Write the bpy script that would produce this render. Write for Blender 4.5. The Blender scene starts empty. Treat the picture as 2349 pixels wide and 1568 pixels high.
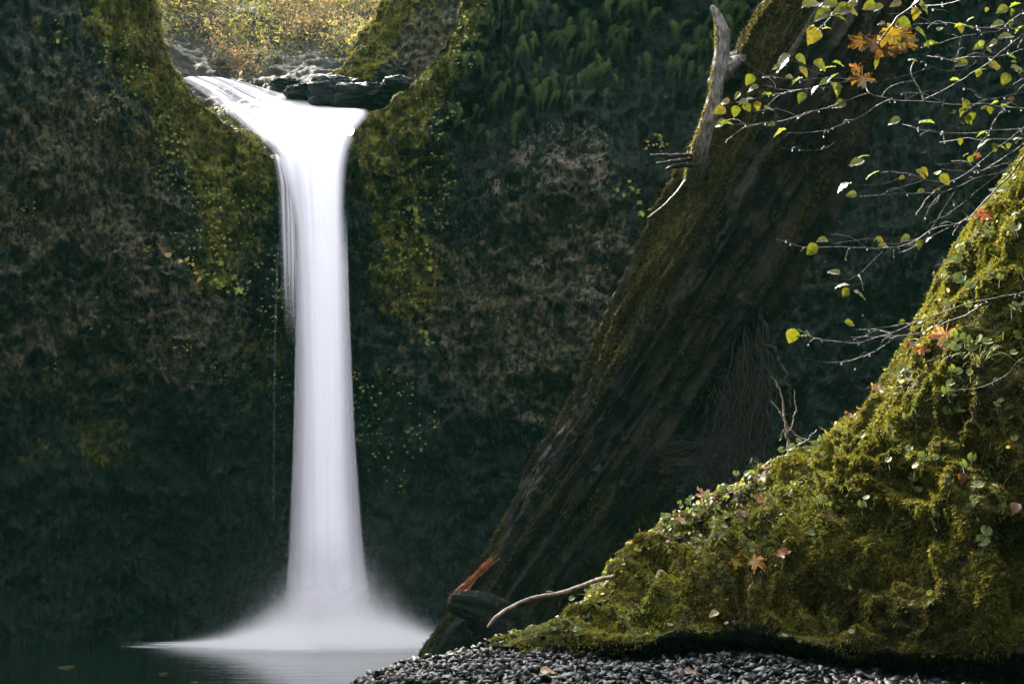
import bpy, math, random
import numpy as np
from mathutils import Vector, Matrix
SC = bpy.context.scene
C = SC.collection
R = math.radians
rng = np.random.default_rng(7)
random.seed(7)

# ------------------------------------------------------------------ camera
CAM_H, PITCH, F = 1.5, R(8.56), 3262.5          # F: focal length in units of the 2349-wide view
CP, SP = math.cos(PITCH), math.sin(PITCH)
cam = bpy.data.cameras.new('camera'); co = bpy.data.objects.new('camera', cam); C.objects.link(co)
cam.lens = 50; cam.sensor_width = 36; cam.clip_end = 500; cam.clip_start = 0.05
co.location = (0, 0, CAM_H); co.rotation_euler = (R(90) + PITCH, 0, 0)
SC.camera = co
# ------------------------------------------------------------------ sky, sun, exposure
SUN = Vector((-0.36, 0.72, 0.80)).normalized()   # towards the sun: high, behind the falls, from the left
w = bpy.data.worlds.new('World'); SC.world = w; w.use_nodes = True
nt = w.node_tree; bg = nt.nodes['Background']
sky = nt.nodes.new('ShaderNodeTexSky'); sky.sky_type = 'NISHITA'; sky.sun_disc = False
sky.sun_elevation = math.asin(SUN.z); sky.sun_rotation = math.atan2(SUN.x, SUN.y)
sky.dust_density = 3.0; sky.air_density = 1.0
hs = nt.nodes.new('ShaderNodeHueSaturation'); hs.inputs['Saturation'].default_value = 0.16
nt.links.new(sky.outputs[0], hs.inputs['Color']); nt.links.new(hs.outputs[0], bg.inputs[0])
bg.inputs[1].default_value = 0.15
sl = bpy.data.lights.new('sun', 'SUN'); so = bpy.data.objects.new('sun', sl); C.objects.link(so)
sl.energy = 3.3; sl.angle = R(1.5); sl.color = (1.0, 0.90, 0.74)
so.rotation_euler = SUN.to_track_quat('Z', 'Y').to_euler()
so.location = (-20, 20, 40)
SC.view_settings.view_transform = 'Standard'; SC.view_settings.look = 'None'
SC.view_settings.exposure = 3.28; SC.view_settings.gamma = 1
SC.render.engine = 'CYCLES'
cy = SC.cycles
cy.use_denoising = True; cy.use_adaptive_sampling = False; cy.max_bounces = 8; cy.diffuse_bounces = 3; cy.glossy_bounces = 3
cy.transparent_max_bounces = 24; cy.volume_bounces = 5; cy.transmission_bounces = 3
cy.sample_clamp_indirect = 6; cy.volume_step_rate = 1.0; cy.caustics_reflective = False; cy.caustics_refractive = False

# ------------------------------------------------------------------ helpers: space
def P(dx, dy, Y):
    """the world point at depth Y seen at (dx, dy) of the 2349 x 1568 view"""
    a, b = (dx - 1174.5) / F, (784 - dy) / F
    k = Y / (CP - b * SP)
    return np.array([a * k, Y, CAM_H + k * (SP + b * CP)])
def PP(l): return np.array([P(*q) for q in l])
def D(p):
    q = p - np.array([0, 0, CAM_H]); zf = q[..., 1] * CP + q[..., 2] * SP; up = -q[..., 1] * SP + q[..., 2] * CP
    return 1174.5 + F * q[..., 0] / zf, 784 - F * up / zf
# ------------------------------------------------------------------ helpers: noise
def _h(i, j, k, s):
    n = (i * np.uint32(374761393) + j * np.uint32(668265263) + k * np.uint32(2147483647 - 96) + np.uint32(s) * np.uint32(974711))
    n = (n ^ (n >> np.uint32(13))) * np.uint32(1274126177); n = (n ^ (n >> np.uint32(16))) * np.uint32(2246822519)
    return ((n ^ (n >> np.uint32(15))) & np.uint32(0xffffff)).astype(np.float32) / 8388607.5 - 1
def vnoise(p, seed=0):
    p = np.asarray(p, np.float64); f0 = np.floor(p); f = (p - f0).astype(np.float32); i = f0.astype(np.int64).astype(np.uint32)
    u = f * f * f * (f * (f * 6 - 15) + 10); o = np.uint32(1)
    x, y, z = i[..., 0], i[..., 1], i[..., 2]; a, b, c = u[..., 0], u[..., 1], u[..., 2]
    with np.errstate(over='ignore'):
        l = lambda A, B, t: A + (B - A) * t
        return l(l(l(_h(x, y, z, seed), _h(x + o, y, z, seed), a), l(_h(x, y + o, z, seed), _h(x + o, y + o, z, seed), a), b),
                 l(l(_h(x, y, z + o, seed), _h(x + o, y, z + o, seed), a), l(_h(x, y + o, z + o, seed), _h(x + o, y + o, z + o, seed), a), b), c)
def fbm(p, n=4, gain=.5, seed=0, ridged=False):
    p = np.asarray(p, np.float64); s = 0; a = 1; t = 0
    for o in range(n):
        v = vnoise(p, seed + o * 17)
        if ridged: v = 1 - 2 * np.abs(v)
        s = s + a * v; t += a; a *= gain; p = p * 2.03 + 11.7
    return s / t
def sstep(a, b, x): t = np.clip((x - a) / (b - a), 0, 1); return t * t * (3 - 2 * t)
def unit(v): return v / np.maximum(np.linalg.norm(v, axis=-1, keepdims=True), 1e-9)
# ------------------------------------------------------------------ helpers: mesh objects
def mesh_np(name, V, Fs, mat=None, col=None, smooth=True, origin=None, uv=None, attr='Col'):
    """V (n,3); Fs one face array or a list of them (quads and triangles)"""
    V = np.asarray(V, np.float64)
    if origin is not None: V = V - np.asarray(origin)
    if not isinstance(Fs, (list, tuple)): Fs = [Fs]
    Fs = [np.asarray(f, np.int32) for f in Fs if len(f)]
    me = bpy.data.meshes.new(name)
    me.vertices.add(len(V)); me.vertices.foreach_set('co', V.astype(np.float32).ravel())
    tot = np.concatenate([np.full(len(f), f.shape[1], np.int32) for f in Fs]); idx = np.concatenate([f.ravel() for f in Fs])
    me.loops.add(len(idx)); me.loops.foreach_set('vertex_index', idx)
    me.polygons.add(len(tot)); me.polygons.foreach_set('loop_start', np.concatenate([[0], np.cumsum(tot)[:-1]]).astype(np.int32))
    me.polygons.foreach_set('loop_total', tot)
    if smooth: me.polygons.foreach_set('use_smooth', np.ones(len(tot), bool))
    if col is not None:
        col = np.asarray(col, np.float32)
        if col.shape[1] == 3: col = np.concatenate([col, np.ones((len(col), 1), np.float32)], 1)
        a = me.attributes.new(attr, 'FLOAT_COLOR', 'POINT'); a.data.foreach_set('color', col.ravel())
    if uv is not None:
        ul = me.uv_layers.new(name='UVMap'); ul.data.foreach_set('uv', np.asarray(uv, np.float32)[idx].ravel())
    me.update(calc_edges=True); me.validate()
    if mat: me.materials.append(mat)
    return me
def link(name, me, parent=None, loc=(0, 0, 0)):
    o = bpy.data.objects.new(name, me); C.objects.link(o); o.location = loc
    if parent: o.parent = parent
    return o
def tag(o, label=None, cat=None, group=None, kind=None):
    if label: o['label'] = label
    if cat: o['category'] = cat
    if group: o['group'] = group
    if kind: o['kind'] = kind
    return o
def empty(name, loc, label, cat, group=None, rot=None):
    o = bpy.data.objects.new(name, None); C.objects.link(o); o.location = loc; o.empty_display_size = .1
    if rot is not None: o.rotation_euler = rot
    return tag(o, label, cat, group)
def grid_faces(nr, nc, wrap=False):
    i = np.arange(nr - 1)[:, None]; j = np.arange(nc if wrap else nc - 1)[None]
    a = i * nc + j; b = i * nc + (j + 1) % nc
    return np.stack([a, b, b + nc, a + nc], -1).reshape(-1, 4)
def grid_normals(G):
    du = np.gradient(G, axis=1); dv = np.gradient(G, axis=0)
    return unit(np.cross(du, dv))
class Acc:
    """collects pieces into one mesh"""
    def __init__(s): s.V = []; s.Q = []; s.T = []; s.c = []; s.n = 0
    def add(s, V, F, col=None):
        V = np.asarray(V); F = np.asarray(F)
        (s.Q if F.shape[1] == 4 else s.T).append(F + s.n); s.V.append(V); s.n += len(V)
        s.c.append(np.tile(np.asarray(col if col is not None else (1, 1, 1), np.float32), (len(V), 1)))
    def mesh(s, name, mat, origin=None, smooth=True):
        return mesh_np(name, np.concatenate(s.V), [np.concatenate(q) for q in (s.Q, s.T) if q], mat, np.concatenate(s.c), smooth, origin)
def smooth_path(pts, n, wob=0, seed=0):
    pts = np.asarray(pts, float); m = len(pts)
    if m == 2: pts = np.array([pts[0], (pts[0] + pts[1]) / 2, pts[1]]); m = 3
    L = np.concatenate([[0], np.cumsum(np.maximum(np.linalg.norm(np.diff(pts, axis=0), axis=1), 1e-6))]); dv = np.gradient(pts, L, axis=0)
    s = np.linspace(0, L[-1], n); k = np.clip(np.searchsorted(L, s, 'right') - 1, 0, m - 2); h = (L[k + 1] - L[k])[:, None]; t = (s[:, None] - L[k][:, None]) / h
    q = (2 * t ** 3 - 3 * t ** 2 + 1) * pts[k] + (t ** 3 - 2 * t ** 2 + t) * h * dv[k] + (3 * t ** 2 - 2 * t ** 3) * pts[k + 1] + (t ** 3 - t ** 2) * h * dv[k + 1]
    if wob:
        for ax in range(3): q[:, ax] += wob * fbm(np.stack([s * 9 / max(L[-1], .3) * 2, s * 0 + ax * 7.3, s * 0 + seed], 1), 3, seed=seed)
    return q
def frames(q):
    t = unit(np.gradient(q, axis=0)); ref = np.array([0., 0., 1.]) if abs(t[0, 2]) < .9 else np.array([0., 1., 0.])
    a = np.empty_like(t); a[0] = unit(np.cross(t[0], ref))
    for i in range(1, len(t)):
        v = a[i - 1] - t[i] * (a[i - 1] @ t[i]); a[i] = v / max(np.linalg.norm(v), 1e-9)
    return t, a, np.cross(a, t)
def tube(q, r, sides=6):
    t, a, b = frames(q); r = np.broadcast_to(np.asarray(r, float), (len(q),))
    th = np.linspace(0, 2 * np.pi, sides, endpoint=False)
    V = q[:, None] + r[:, None, None] * (np.cos(th)[None, :, None] * a[:, None] + np.sin(th)[None, :, None] * b[:, None])
    V = V.reshape(-1, 3); Fq = grid_faces(len(q), sides, True)
    return V, Fq
def scatter(tv, tf, pos, X, Yv, Z, scale, col, jit=0):
    """copies of a template with axes X, Yv, Z (n,3) in one mesh; returns V, F, col"""
    n = len(pos); m = len(tv); M = np.stack([X, Yv, Z], -1) * np.asarray(scale).reshape(n, 1, -1)
    V = np.einsum('nij,mj->nmi', M, tv) + pos[:, None]
    Fs = (tf[None] + (np.arange(n) * m)[:, None, None]).reshape(-1, tf.shape[1])
    return V.reshape(-1, 3), Fs, np.repeat(col, m, 0)
def sample_faces(V, Fq, wgt, n, Cw=None):
    """n random points on quads, weight per face wgt (times area); returns points, normals, face ids"""
    a, b, c, d = (V[Fq[:, k]] for k in range(4))
    nr = np.cross(c - a, d - b); ar = np.linalg.norm(nr, axis=1) * .5
    p = ar * wgt; p = p / p.sum(); f = rng.choice(len(Fq), n, p=p)
    s, t = rng.random((n, 1)), rng.random((n, 1))
    return (a[f] * (1 - s) + b[f] * s) * (1 - t) + (d[f] * (1 - s) + c[f] * s) * t, unit(nr[f]), f
def basis(nrm, spin=None):
    n = len(nrm); ref = np.where(np.abs(nrm[:, 2:3]) > .95, np.array([[1., 0, 0]]), np.array([[0, 0, 1.]]))
    a = unit(np.cross(ref, nrm)); b = np.cross(nrm, a)
    s = rng.random(n) * 6.283 if spin is None else spin
    c_, s_ = np.cos(s)[:, None], np.sin(s)[:, None]
    return a * c_ + b * s_, -a * s_ + b * c_
# ------------------------------------------------------------------ helpers: materials
class Mat:
    def __init__(s, name):
        s.m = bpy.data.materials.new(name); s.m.use_nodes = True; s.t = s.m.node_tree; s.t.nodes.clear()
        s.out = s.n('OutputMaterial')
    def n(s, typ, **kw):
        nd = s.t.nodes.new('ShaderNode' + typ)
        for k, v in kw.items(): setattr(nd, k, v)
        return nd
    def l(s, a, b): s.t.links.new(a, b)
    def val(s, sock, v):
        if hasattr(v, 'is_output') or hasattr(v, 'links'): s.l(v, sock)
        else: sock.default_value = v
    def geo(s): return s.n('NewGeometry').outputs['Position']
    def map(s, vec, scale=(1, 1, 1), rot=(0, 0, 0)):
        m = s.n('Mapping'); s.l(vec, m.inputs[0]); m.inputs['Scale'].default_value = scale; m.inputs['Rotation'].default_value = rot
        return m.outputs[0]
    def noise(s, vec, scale, detail=4, rough=.55, dist=0):
        x = s.n('TexNoise'); s.l(vec, x.inputs['Vector']); x.inputs['Scale'].default_value = scale
        x.inputs['Detail'].default_value = detail; x.inputs['Roughness'].default_value = rough; x.inputs['Distortion'].default_value = dist
        return x.outputs[0]
    def ramp(s, fac, a, b):
        m = s.n('MapRange', interpolation_type='SMOOTHSTEP'); s.l(fac, m.inputs[0]); m.inputs[1].default_value = a; m.inputs[2].default_value = b
        return m.outputs[0]
    def math(s, op, a, b=0.0, clamp=False):
        m = s.n('Math', operation=op, use_clamp=clamp); s.val(m.inputs[0], a); s.val(m.inputs[1], b); return m.outputs[0]
    def mix(s, fac, a, b, mode='MIX'):
        m = s.n('MixRGB', blend_type=mode); s.val(m.inputs[0], fac)
        for k, v in ((1, a), (2, b)): s.val(m.inputs[k], v if not isinstance(v, tuple) or len(v) == 4 else v + (1,))
        return m.outputs[0]
    def bump(s, h, strength=.5, dist=.02):
        b = s.n('Bump'); s.l(h, b.inputs['Height']); b.inputs['Strength'].default_value = strength; b.inputs['Distance'].default_value = dist
        return b.outputs[0]
    def attr(s, name='Col'):
        return s.n('Attribute', attribute_name=name)
    def sep(s, c):
        x = s.n('SeparateColor'); s.l(c, x.inputs[0]); return x.outputs
    def principled(s, col, rough=.6, spec=.3, normal=None, **kw):
        p = s.n('BsdfPrincipled'); s.val(p.inputs['Base Color'], col if not isinstance(col, tuple) else col + (1,))
        s.val(p.inputs['Roughness'], rough); s.val(p.inputs['Specular IOR Level'], spec)
        if normal is not None: s.l(normal, p.inputs['Normal'])
        for k, v in kw.items(): s.val(p.inputs[k.replace('_', ' ')], v)
        return p.outputs[0]
    def surf(s, x): s.l(x, s.out.inputs['Surface']); return s.m

def mat_leaf(name, trans=.45, rough=.4, spec=.5, spots=0.0, sat=None):
    m = Mat(name); a = m.attr().outputs['Color']; pos = m.geo()
    n = m.noise(pos, 60, 3); c = m.mix(m.math('MULTIPLY', m.ramp(n, .35, .7), .5), a, (.55, .5, .4), 'MULTIPLY')
    if spots:
        sp = m.noise(pos, 45, 3, .7); c = m.mix(m.math('MULTIPLY', m.ramp(sp, .56, .66), spots), c, (.045, .028, .008))
    p = m.principled(c, rough, spec, m.bump(m.noise(pos, 90, 2), .25, .004))
    t = m.n('BsdfTranslucent'); m.l(m.mix(1.0, c, (1.0, 1.0, .55), 'MULTIPLY'), t.inputs[0])
    mx = m.n('MixShader'); mx.inputs[0].default_value = trans; m.l(p, mx.inputs[1]); m.l(t.outputs[0], mx.inputs[2])
    return m.surf(mx.outputs[0])
M = {}
M['leaf'] = mat_leaf('leaf', .5, .45, .28, .6)
M['smallleaf'] = mat_leaf('small_leaf', .4, .55, .18)
M['brush'] = mat_leaf('brush_leaf', .45, .9, .03)
M['fern'] = mat_leaf('fern', .3, .6, .1)
M['moss_tuft'] = mat_leaf('moss_tuft', .35, .8, .1)
M['autumn'] = mat_leaf('autumn_leaf', .5, .45, .4, .35)

def mat_cliff():
    m = Mat('cliff_rock'); a = m.attr('mask'); ch = m.sep(a.outputs['Color']); pos = m.geo()
    n1 = m.noise(pos, .9, 6, .6); n2 = m.noise(pos, 5.5, 6, .65); n3 = m.noise(m.map(pos, (1, 1, .85)), 13, 5, .65); n4 = m.noise(pos, 40, 3, .6)
    dark = m.mix(m.ramp(m.math('ADD', m.math('MULTIPLY', n2, .55), m.math('MULTIPLY', n3, .45)), .46, .57), (.0012, .0042, .0036), (.0170, .0215, .0175))
    br = m.mix(m.ramp(m.math('ADD', m.math('MULTIPLY', n2, .4), m.math('MULTIPLY', n3, .6)), .44, .58), (.006, .0058, .0038), (.092, .074, .040))
    f = m.math('ADD', ch[1], m.math('MULTIPLY', m.math('SUBTRACT', n2, .5), 1.7)); c = m.mix(m.math('MULTIPLY', m.ramp(f, .46, .62), .95), dark, br)
    gr = m.mix(m.ramp(m.math('ADD', m.math('MULTIPLY', n2, .5), m.math('MULTIPLY', n3, .5)), .42, .60), (.009, .012, .004), (.150, .138, .017))
    gr = m.mix(m.math('MULTIPLY', m.ramp(n1, .5, .62), .6), gr, (.062, .044, .010))
    f = m.math('ADD', ch[0], m.math('MULTIPLY', m.math('SUBTRACT', n2, .5), 1.3)); mo = m.ramp(f, .34, .62); c = m.mix(mo, c, gr)
    li = m.mix(m.ramp(n4, .3, .7), (.09, .076, .058), (.19, .16, .12))
    f = m.math('ADD', ch[2], m.math('MULTIPLY', m.math('SUBTRACT', n3, .5), 1.9)); c = m.mix(m.math('MULTIPLY', m.ramp(f, .50, .60), .9), c, li)
    c = m.mix(1.0, c, (.84, .84, .80), 'MULTIPLY')
    h = m.math('ADD', m.math('MULTIPLY', n3, .7), m.math('MULTIPLY', n4, .3))
    rough = m.math('ADD', .5, m.math('MULTIPLY', mo, .4))
    return m.surf(m.principled(c, rough, .16, m.bump(h, 1.0, .09)))
M['cliff'] = mat_cliff()
def mat_bark():
    m = Mat('bark'); a = m.attr('mask'); ch = m.sep(a.outputs['Color']); pos = m.geo(); uv = m.n('UVMap').outputs[0]
    st = m.noise(m.map(uv, (26, 5, 1)), 1.0, 6, .65, .6); n2 = m.noise(pos, 7, 5, .65); n3 = m.noise(pos, 30, 4, .65)
    c = m.mix(m.ramp(st, .43, .58), (.0016, .0026, .0022), (.025, .021, .0165))
    c = m.mix(m.math('MULTIPLY', m.ramp(n2, .58, .64), .7), c, (.052, .042, .034))
    f = m.math('ADD', ch[0], m.math('MULTIPLY', m.math('SUBTRACT', n3, .5), 1.6)); c = m.mix(m.ramp(f, .40, .75), c, m.mix(m.ramp(n3, .4, .6), (.010, .010, .003), (.055, .045, .009)))
    c = m.mix(ch[1], c, m.mix(m.ramp(n3, .35, .65), (.09, .08, .075), (.30, .27, .26)))
    h = m.math('ADD', m.math('MULTIPLY', st, .7), m.math('MULTIPLY', n3, .4))
    return m.surf(m.principled(c, .7, .12, m.bump(h, 1.0, .09)))
M['bark'] = mat_bark()
def mat_simple(name, c1, c2, scale, rough=.6, spec=.3, bump=.5, bd=.02, vcol=False, stretch=(1, 1, 1)):
    m = Mat(name); pos = m.geo(); n = m.noise(m.map(pos, stretch), scale, 5, .65); c = m.mix(m.ramp(n, .32, .68), c1, c2)
    if vcol: c = m.mix(1.0, c, m.attr().outputs['Color'], 'MULTIPLY')
    return m.surf(m.principled(c, rough, spec, m.bump(n, bump, bd)))
M['twig'] = mat_simple('twig_bark', (.016, .014, .012), (.075, .066, .056), 40, .55, .2)
M['root'] = mat_simple('root', (.003, .003, .0025), (.030, .023, .017), 25, .6, .15)
M['splinter'] = mat_simple('splintered_wood', (.10, .026, .008), (.40, .13, .045), 22, .6, .25)
M['stick'] = mat_simple('weathered_stick', (.09, .06, .042), (.26, .20, .165), 30, .6, .3)
M['stone'] = mat_simple('gravel_stone', (.003, .0042, .0045), (.016, .018, .019), 30, .5, .13, .5, .006, vcol=True)
M['wetrock'] = mat_simple('wet_rock', (.0010, .0014, .0015), (.007, .008, .009), 9, .4, .15, .8, .05)
M['soil'] = mat_simple('gravel_soil', (.003, .005, .005), (.009, .011, .010), 18, .6, .2, .9, .02)
M['snag'] = mat_simple('grey_dead_wood', (.022, .019, .017), (.16, .138, .13), 26, .7, .2, .9, .02, stretch=(1, 1, .35))
M['slope_rock'] = mat_simple('slope_rock', (.003, .003, .0025), (.018, .016, .012), 2.5, .8, .08, .9, .08)
def mat_bank():
    m = Mat('moss_bank'); pos = m.geo(); n1 = m.noise(pos, 3, 5, .6); n2 = m.noise(pos, 16, 5, .65); n3 = m.noise(pos, 70, 4, .6)
    ch = m.sep(m.attr('mask').outputs['Color'])
    c = m.mix(m.ramp(n2, .35, .65), (.012, .013, .004), (.070, .066, .010)); c = m.mix(m.math('MULTIPLY', m.ramp(n1, .5, .65), .7), c, (.020, .013, .006))
    f = m.math('ADD', ch[0], m.math('MULTIPLY', m.math('SUBTRACT', n2, .5), 1.2)); c = m.mix(m.ramp(f, .4, .6), c, m.mix(m.ramp(n3, .3, .7), (.0015, .002, .002), (.006, .007, .007)))  # stone tone is near black, also carrying the shade under the moss edge
    return m.surf(m.principled(c, .85, .15, m.bump(m.math('ADD', n2, m.math('MULTIPLY', n3, .5)), .9, .03)))
M['bank'] = mat_bank()

# ------------------------------------------------------------------ setting: cliffs
def poly_dist(dx, dy, pts):
    d = np.full(dx.shape, 1e9)
    for (ax, ay), (bx, by) in zip(pts[:-1], pts[1:]):
        t = np.clip(((dx - ax) * (bx - ax) + (dy - ay) * (by - ay)) / ((bx - ax) ** 2 + (by - ay) ** 2), 0, 1)
        d = np.minimum(d, np.hypot(dx - ax - t * (bx - ax), dy - ay - t * (by - ay)))
    return d
def blob(dx, dy, cx, cy_, sx, sy=None): return np.exp(-((dx - cx) / sx) ** 2 - ((dy - cy_) / (sy or sx)) ** 2)
PV = np.array([0, .10, .22, .34, .46, .58, .70, .80, .90, 1.0])
PROF = {'L': [1.9, 1.7, 1.2, .4, -.7, -1.0, -.9, -.6, -.3, 0], 'M': [1.5, 1.5, 1.5, 1.4, 1.3, 1.2, 1.0, .8, .5, 0],
        'R': [1.6, 1.5, 1.2, .7, .5, .5, .6, .7, -.3, 0], 'F': [2.4, 2.3, 2.0, 1.6, 1.5, 1.6, 1.9, 1.2, -.2, 0]}
KN = [  # rim (view x, y, depth), bottom view x, profile, slope of the ground behind the rim
    (-900, -500, 17.0, -800, 'L', .1), (-350, -420, 21.5, -350, 'L', .1), (-60, -380, 23.6, -80, 'L', .1), (180, -330, 24.6, 110, 'L', .1), (300, -150, 25.3, 200, 'L', .1),
    (340, -60, 25.4, 250, 'L', .1), (352, 0, 25.4, 290, 'L', .1), (364, 65, 25.4, 330, 'L', .1), (385, 130, 25.35, 385, 'L', .1), (415, 185, 25.3, 440, 'L', .1), (470, 243, 25.2, 500, 'L', .25),
    (540, 303, 25.1, 560, 'M', .42), (612, 352, 24.95, 625, 'M', .38), (650, 372, 24.9, 665, 'M', .38), (700, 380, 24.9, 705, 'M', .38), (750, 372, 24.9, 750, 'M', .38), (788, 350, 24.9, 795, 'M', .38), (806, 318, 24.95, 830, 'M', .38),
    (832, 282, 25.0, 865, 'M', .38), (865, 254, 25.0, 900, 'R', .2), (912, 220, 25.0, 935, 'R', .1), (958, 188, 24.9, 965, 'R', .1), (1000, 130, 24.8, 1000, 'R', .1), (1040, 70, 24.7, 1030, 'R', .1), (1062, 0, 24.6, 1060, 'R', .1),
    (1085, -90, 24.5, 1090, 'R', .1), (1140, -260, 24.4, 1150, 'R', .1), (1400, -330, 24.0, 1400, 'R', .1), (1700, -350, 23.2, 1700, 'F', .1), (2050, -380, 22.2, 2050, 'F', .1), (2400, -420, 20.5, 2400, 'F', .1), (2900, -480, 17.5, 2900, 'F', .1), (3300, -520, 14, 3300, 'F', .1)]
def build_wall():
    rim = np.array([P(k[0], k[1], k[2]) for k in KN]); bot = np.array([P(k[3], 1480, k[2]) for k in KN]); bot[:, 2] = -.8
    prof = np.array([PROF[k[4]] for k in KN]); slope = np.array([k[5] for k in KN]); outw = np.array([-1.0 if k[4] == 'L' else (0 if k[4] == 'M' else 1.0) for k in KN])
    seg = np.maximum(np.linalg.norm(np.diff(rim, axis=0), axis=1), np.linalg.norm(np.diff(bot, axis=0), axis=1))
    inside = np.array([-250 < (KN[i][3] + KN[i + 1][3]) / 2 < 2450 for i in range(len(KN) - 1)])
    cnt = np.maximum(2, (seg / np.where(inside, .030, .2)).astype(int))
    u = np.concatenate([[0]] + [i + np.arange(1, c + 1) / c for i, c in enumerate(cnt)]); k = np.arange(len(KN))
    ip = lambda A: np.stack([np.interp(u, k, A[:, j]) for j in range(A.shape[1])], 1)
    def sm(A, n):
        w_ = np.hanning(n + 2)[1:-1]; w_ /= w_.sum(); Ap = np.concatenate([np.repeat(A[:1], n // 2, 0), A, np.repeat(A[-1:], n // 2, 0)])
        return np.stack([np.convolve(Ap[:, j], w_, 'valid') for j in range(A.shape[1])], 1)[:len(A)]
    rim, bot, prof, slope = sm(ip(rim), 13), sm(ip(bot), 41), sm(ip(prof), 61), sm(ip(slope[:, None]), 31)[:, 0]
    outw = sm(ip(outw[:, None]), 61)[:, 0]
    NV, NB = 400, 46
    v = np.linspace(0, 1, NV)
    G = np.empty((NV + NB, len(u), 3))
    for ax in range(3): G[:NV, :, ax] = bot[None, :, ax] + (rim[None, :, ax] - bot[None, :, ax]) * v[:, None]
    off = np.stack([np.interp(v, PV, p) for p in prof], 1)
    kk = np.hanning(33); kk /= kk.sum()
    off = np.stack([np.convolve(np.concatenate([np.repeat(c[:1], 16), c, np.repeat(c[-1:], 16)]), kk, 'valid') for c in off.T], 1)
    G[:NV, :, 1] += off
    s = np.linspace(0, 1, NB + 1)[1:]
    edge = G[NV - 1].copy()
    for i, t in enumerate(s):
        G[NV + i] = edge; G[NV + i, :, 1] += 7 * t ** 1.4; G[NV + i, :, 0] += 6.5 * t ** 1.2 * outw; G[NV + i, :, 2] += 7 * t ** 1.4 * slope - .05 * np.sin(min(1, t * 4) * np.pi)
    Nn = grid_normals(G); Nn[Nn[..., 1] > .2] *= 1
    pos = G
    lump = fbm(pos * [.55, .55, .75], 4, .5, 3); mid = fbm(pos * [2.5, 2.5, 1.25], 4, .55, 40, True); fine = fbm(pos * [8, 8, 6], 4, .6, 80)
    bed = fbm(pos * [.5, .5, 3.1], 3, .5, 120, True)
    dx, dy = D(G)
    rimfade = np.ones(NV + NB); rimfade[:NV] = .35 + .65 * sstep(1, .93, v); rimfade[NV:] = .35
    lip = 1 - .8 * np.exp(-((dx - 720) / 110) ** 2) * sstep(.75, .95, np.concatenate([v, np.ones(NB)]))[:, None]
    amp = rimfade[:, None] * lip
    chunk = np.abs(fbm(pos * [1.5, 1.5, 1.2] + 31, 3, .5, 150)); chunk2 = np.abs(fbm(pos * [4, 4, 3.2] + 17, 3, .55, 160))
    disp = (.60 * lump - .55 * (.25 - chunk) * (chunk < .25) - .30 * (.2 - chunk2) * (chunk2 < .2) - .0 * lump + .36 * mid + .03 * bed) * amp + .13 * fine * (.5 + .5 * amp)
    dirn = unit(Nn * .7 + np.array([0, -.5, 0])); dirn = np.where(Nn[..., 1:2] < 0, dirn, Nn * np.sign(Nn[..., 2:3]))
    G = G + dirn * disp[..., None]
    dx, dy = D(G)
    nz = fbm(G * .8, 4, .55, 200)
    moss = 1.05 * np.exp(-(poly_dist(dx, dy, [(250, -200), (290, 0), (340, 130), (420, 230), (500, 330), (540, 420)]) / 105) ** 2)
    moss = np.maximum(moss, .55 * blob(dx, dy, 520, 560, 120, 230)); moss = np.maximum(moss, .50 * blob(dx, dy, 940, 470, 150, 270)); moss = np.maximum(moss, .34 * blob(dx, dy, 560, 800, 130, 260)); moss = np.maximum(moss, .36 * blob(dx, dy, 330, 330, 170, 170)); moss = np.maximum(moss, .35 * blob(dx, dy, 640, 780, 60, 260))
    moss = np.maximum(moss, 1.05 * np.exp(-(poly_dist(dx, dy, [(1080, -150), (1050, 20), (970, 200), (860, 310), (850, 420)]) / 75) ** 2))
    moss = np.maximum(moss, .85 * np.exp(-(poly_dist(dx, dy, [(900, 330), (900, 500), (930, 640)]) / 95) ** 2)); moss = np.maximum(moss, .35 * blob(dx, dy, 860, 850, 90, 200))
    moss = np.maximum(moss, .42 * blob(dx, dy, 260, 1020, 280, 120)); moss = np.maximum(moss, .30 * blob(dx, dy, 60, 150, 200, 200))
    moss = np.maximum(moss, .12 * blob(dx, dy, 1280, 120, 330, 150))
    moss[NV - 12:] = np.maximum(moss[NV - 12:], .95 * np.abs(outw)[None] ** .5)
    moss += .60 * nz * np.clip(moss * 2, 0, 1) - .03
    brown = .85 * blob(dx, dy, 240, 800, 330, 190); brown = np.maximum(brown, .7 * blob(dx, dy, 170, 430, 260, 260)); brown = np.maximum(brown, .62 * blob(dx, dy, 1180, 760, 260, 260))
    brown = np.maximum(brown, .5 * blob(dx, dy, 1330, 560, 180, 200)) + .25 * nz + .22 * sstep(1150, 700, dy)
    lich = np.zeros_like(dx)
    for cx, cyy, sx, sy, a in [(1300, 385, 85, 70, .75), (1370, 370, 40, 95, .72), (1200, 355, 40, 60, .62), (1140, 430, 50, 40, .6), (1355, 680, 60, 55, .66), (1250, 600, 90, 60, .52), (1180, 830, 45, 50, .6),
                               (1215, 955, 50, 25, .66), (1190, 900, 60, 40, .5), (1380, 560, 50, 60, .52), (1060, 520, 40, 30, .45), (70, 570, 30, 30, .55), (330, 830, 160, 30, .42), (1290, 300, 130, 40, .5)]:
        lich = np.maximum(lich, a * blob(dx, dy, cx, cyy, sx, sy))
    mask = np.stack([np.clip(moss, 0, 1.2), np.clip(brown, 0, 1), np.clip(lich, 0, 1), np.ones_like(dx)], -1)
    nr, nc = G.shape[:2]
    V = G.reshape(-1, 3); Fq = grid_faces(nr, nc)
    o = link('cliff', mesh_np('cliff', V, Fq, M['cliff'], mask.reshape(-1, 4), True, attr='mask'))
    tag(o, 'mossy dark rock cliff around the pool behind the waterfall', 'cliff', kind='structure')
    return V, Fq, mask.reshape(-1, 4), G
WV, WF, WM, WG = build_wall()
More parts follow.
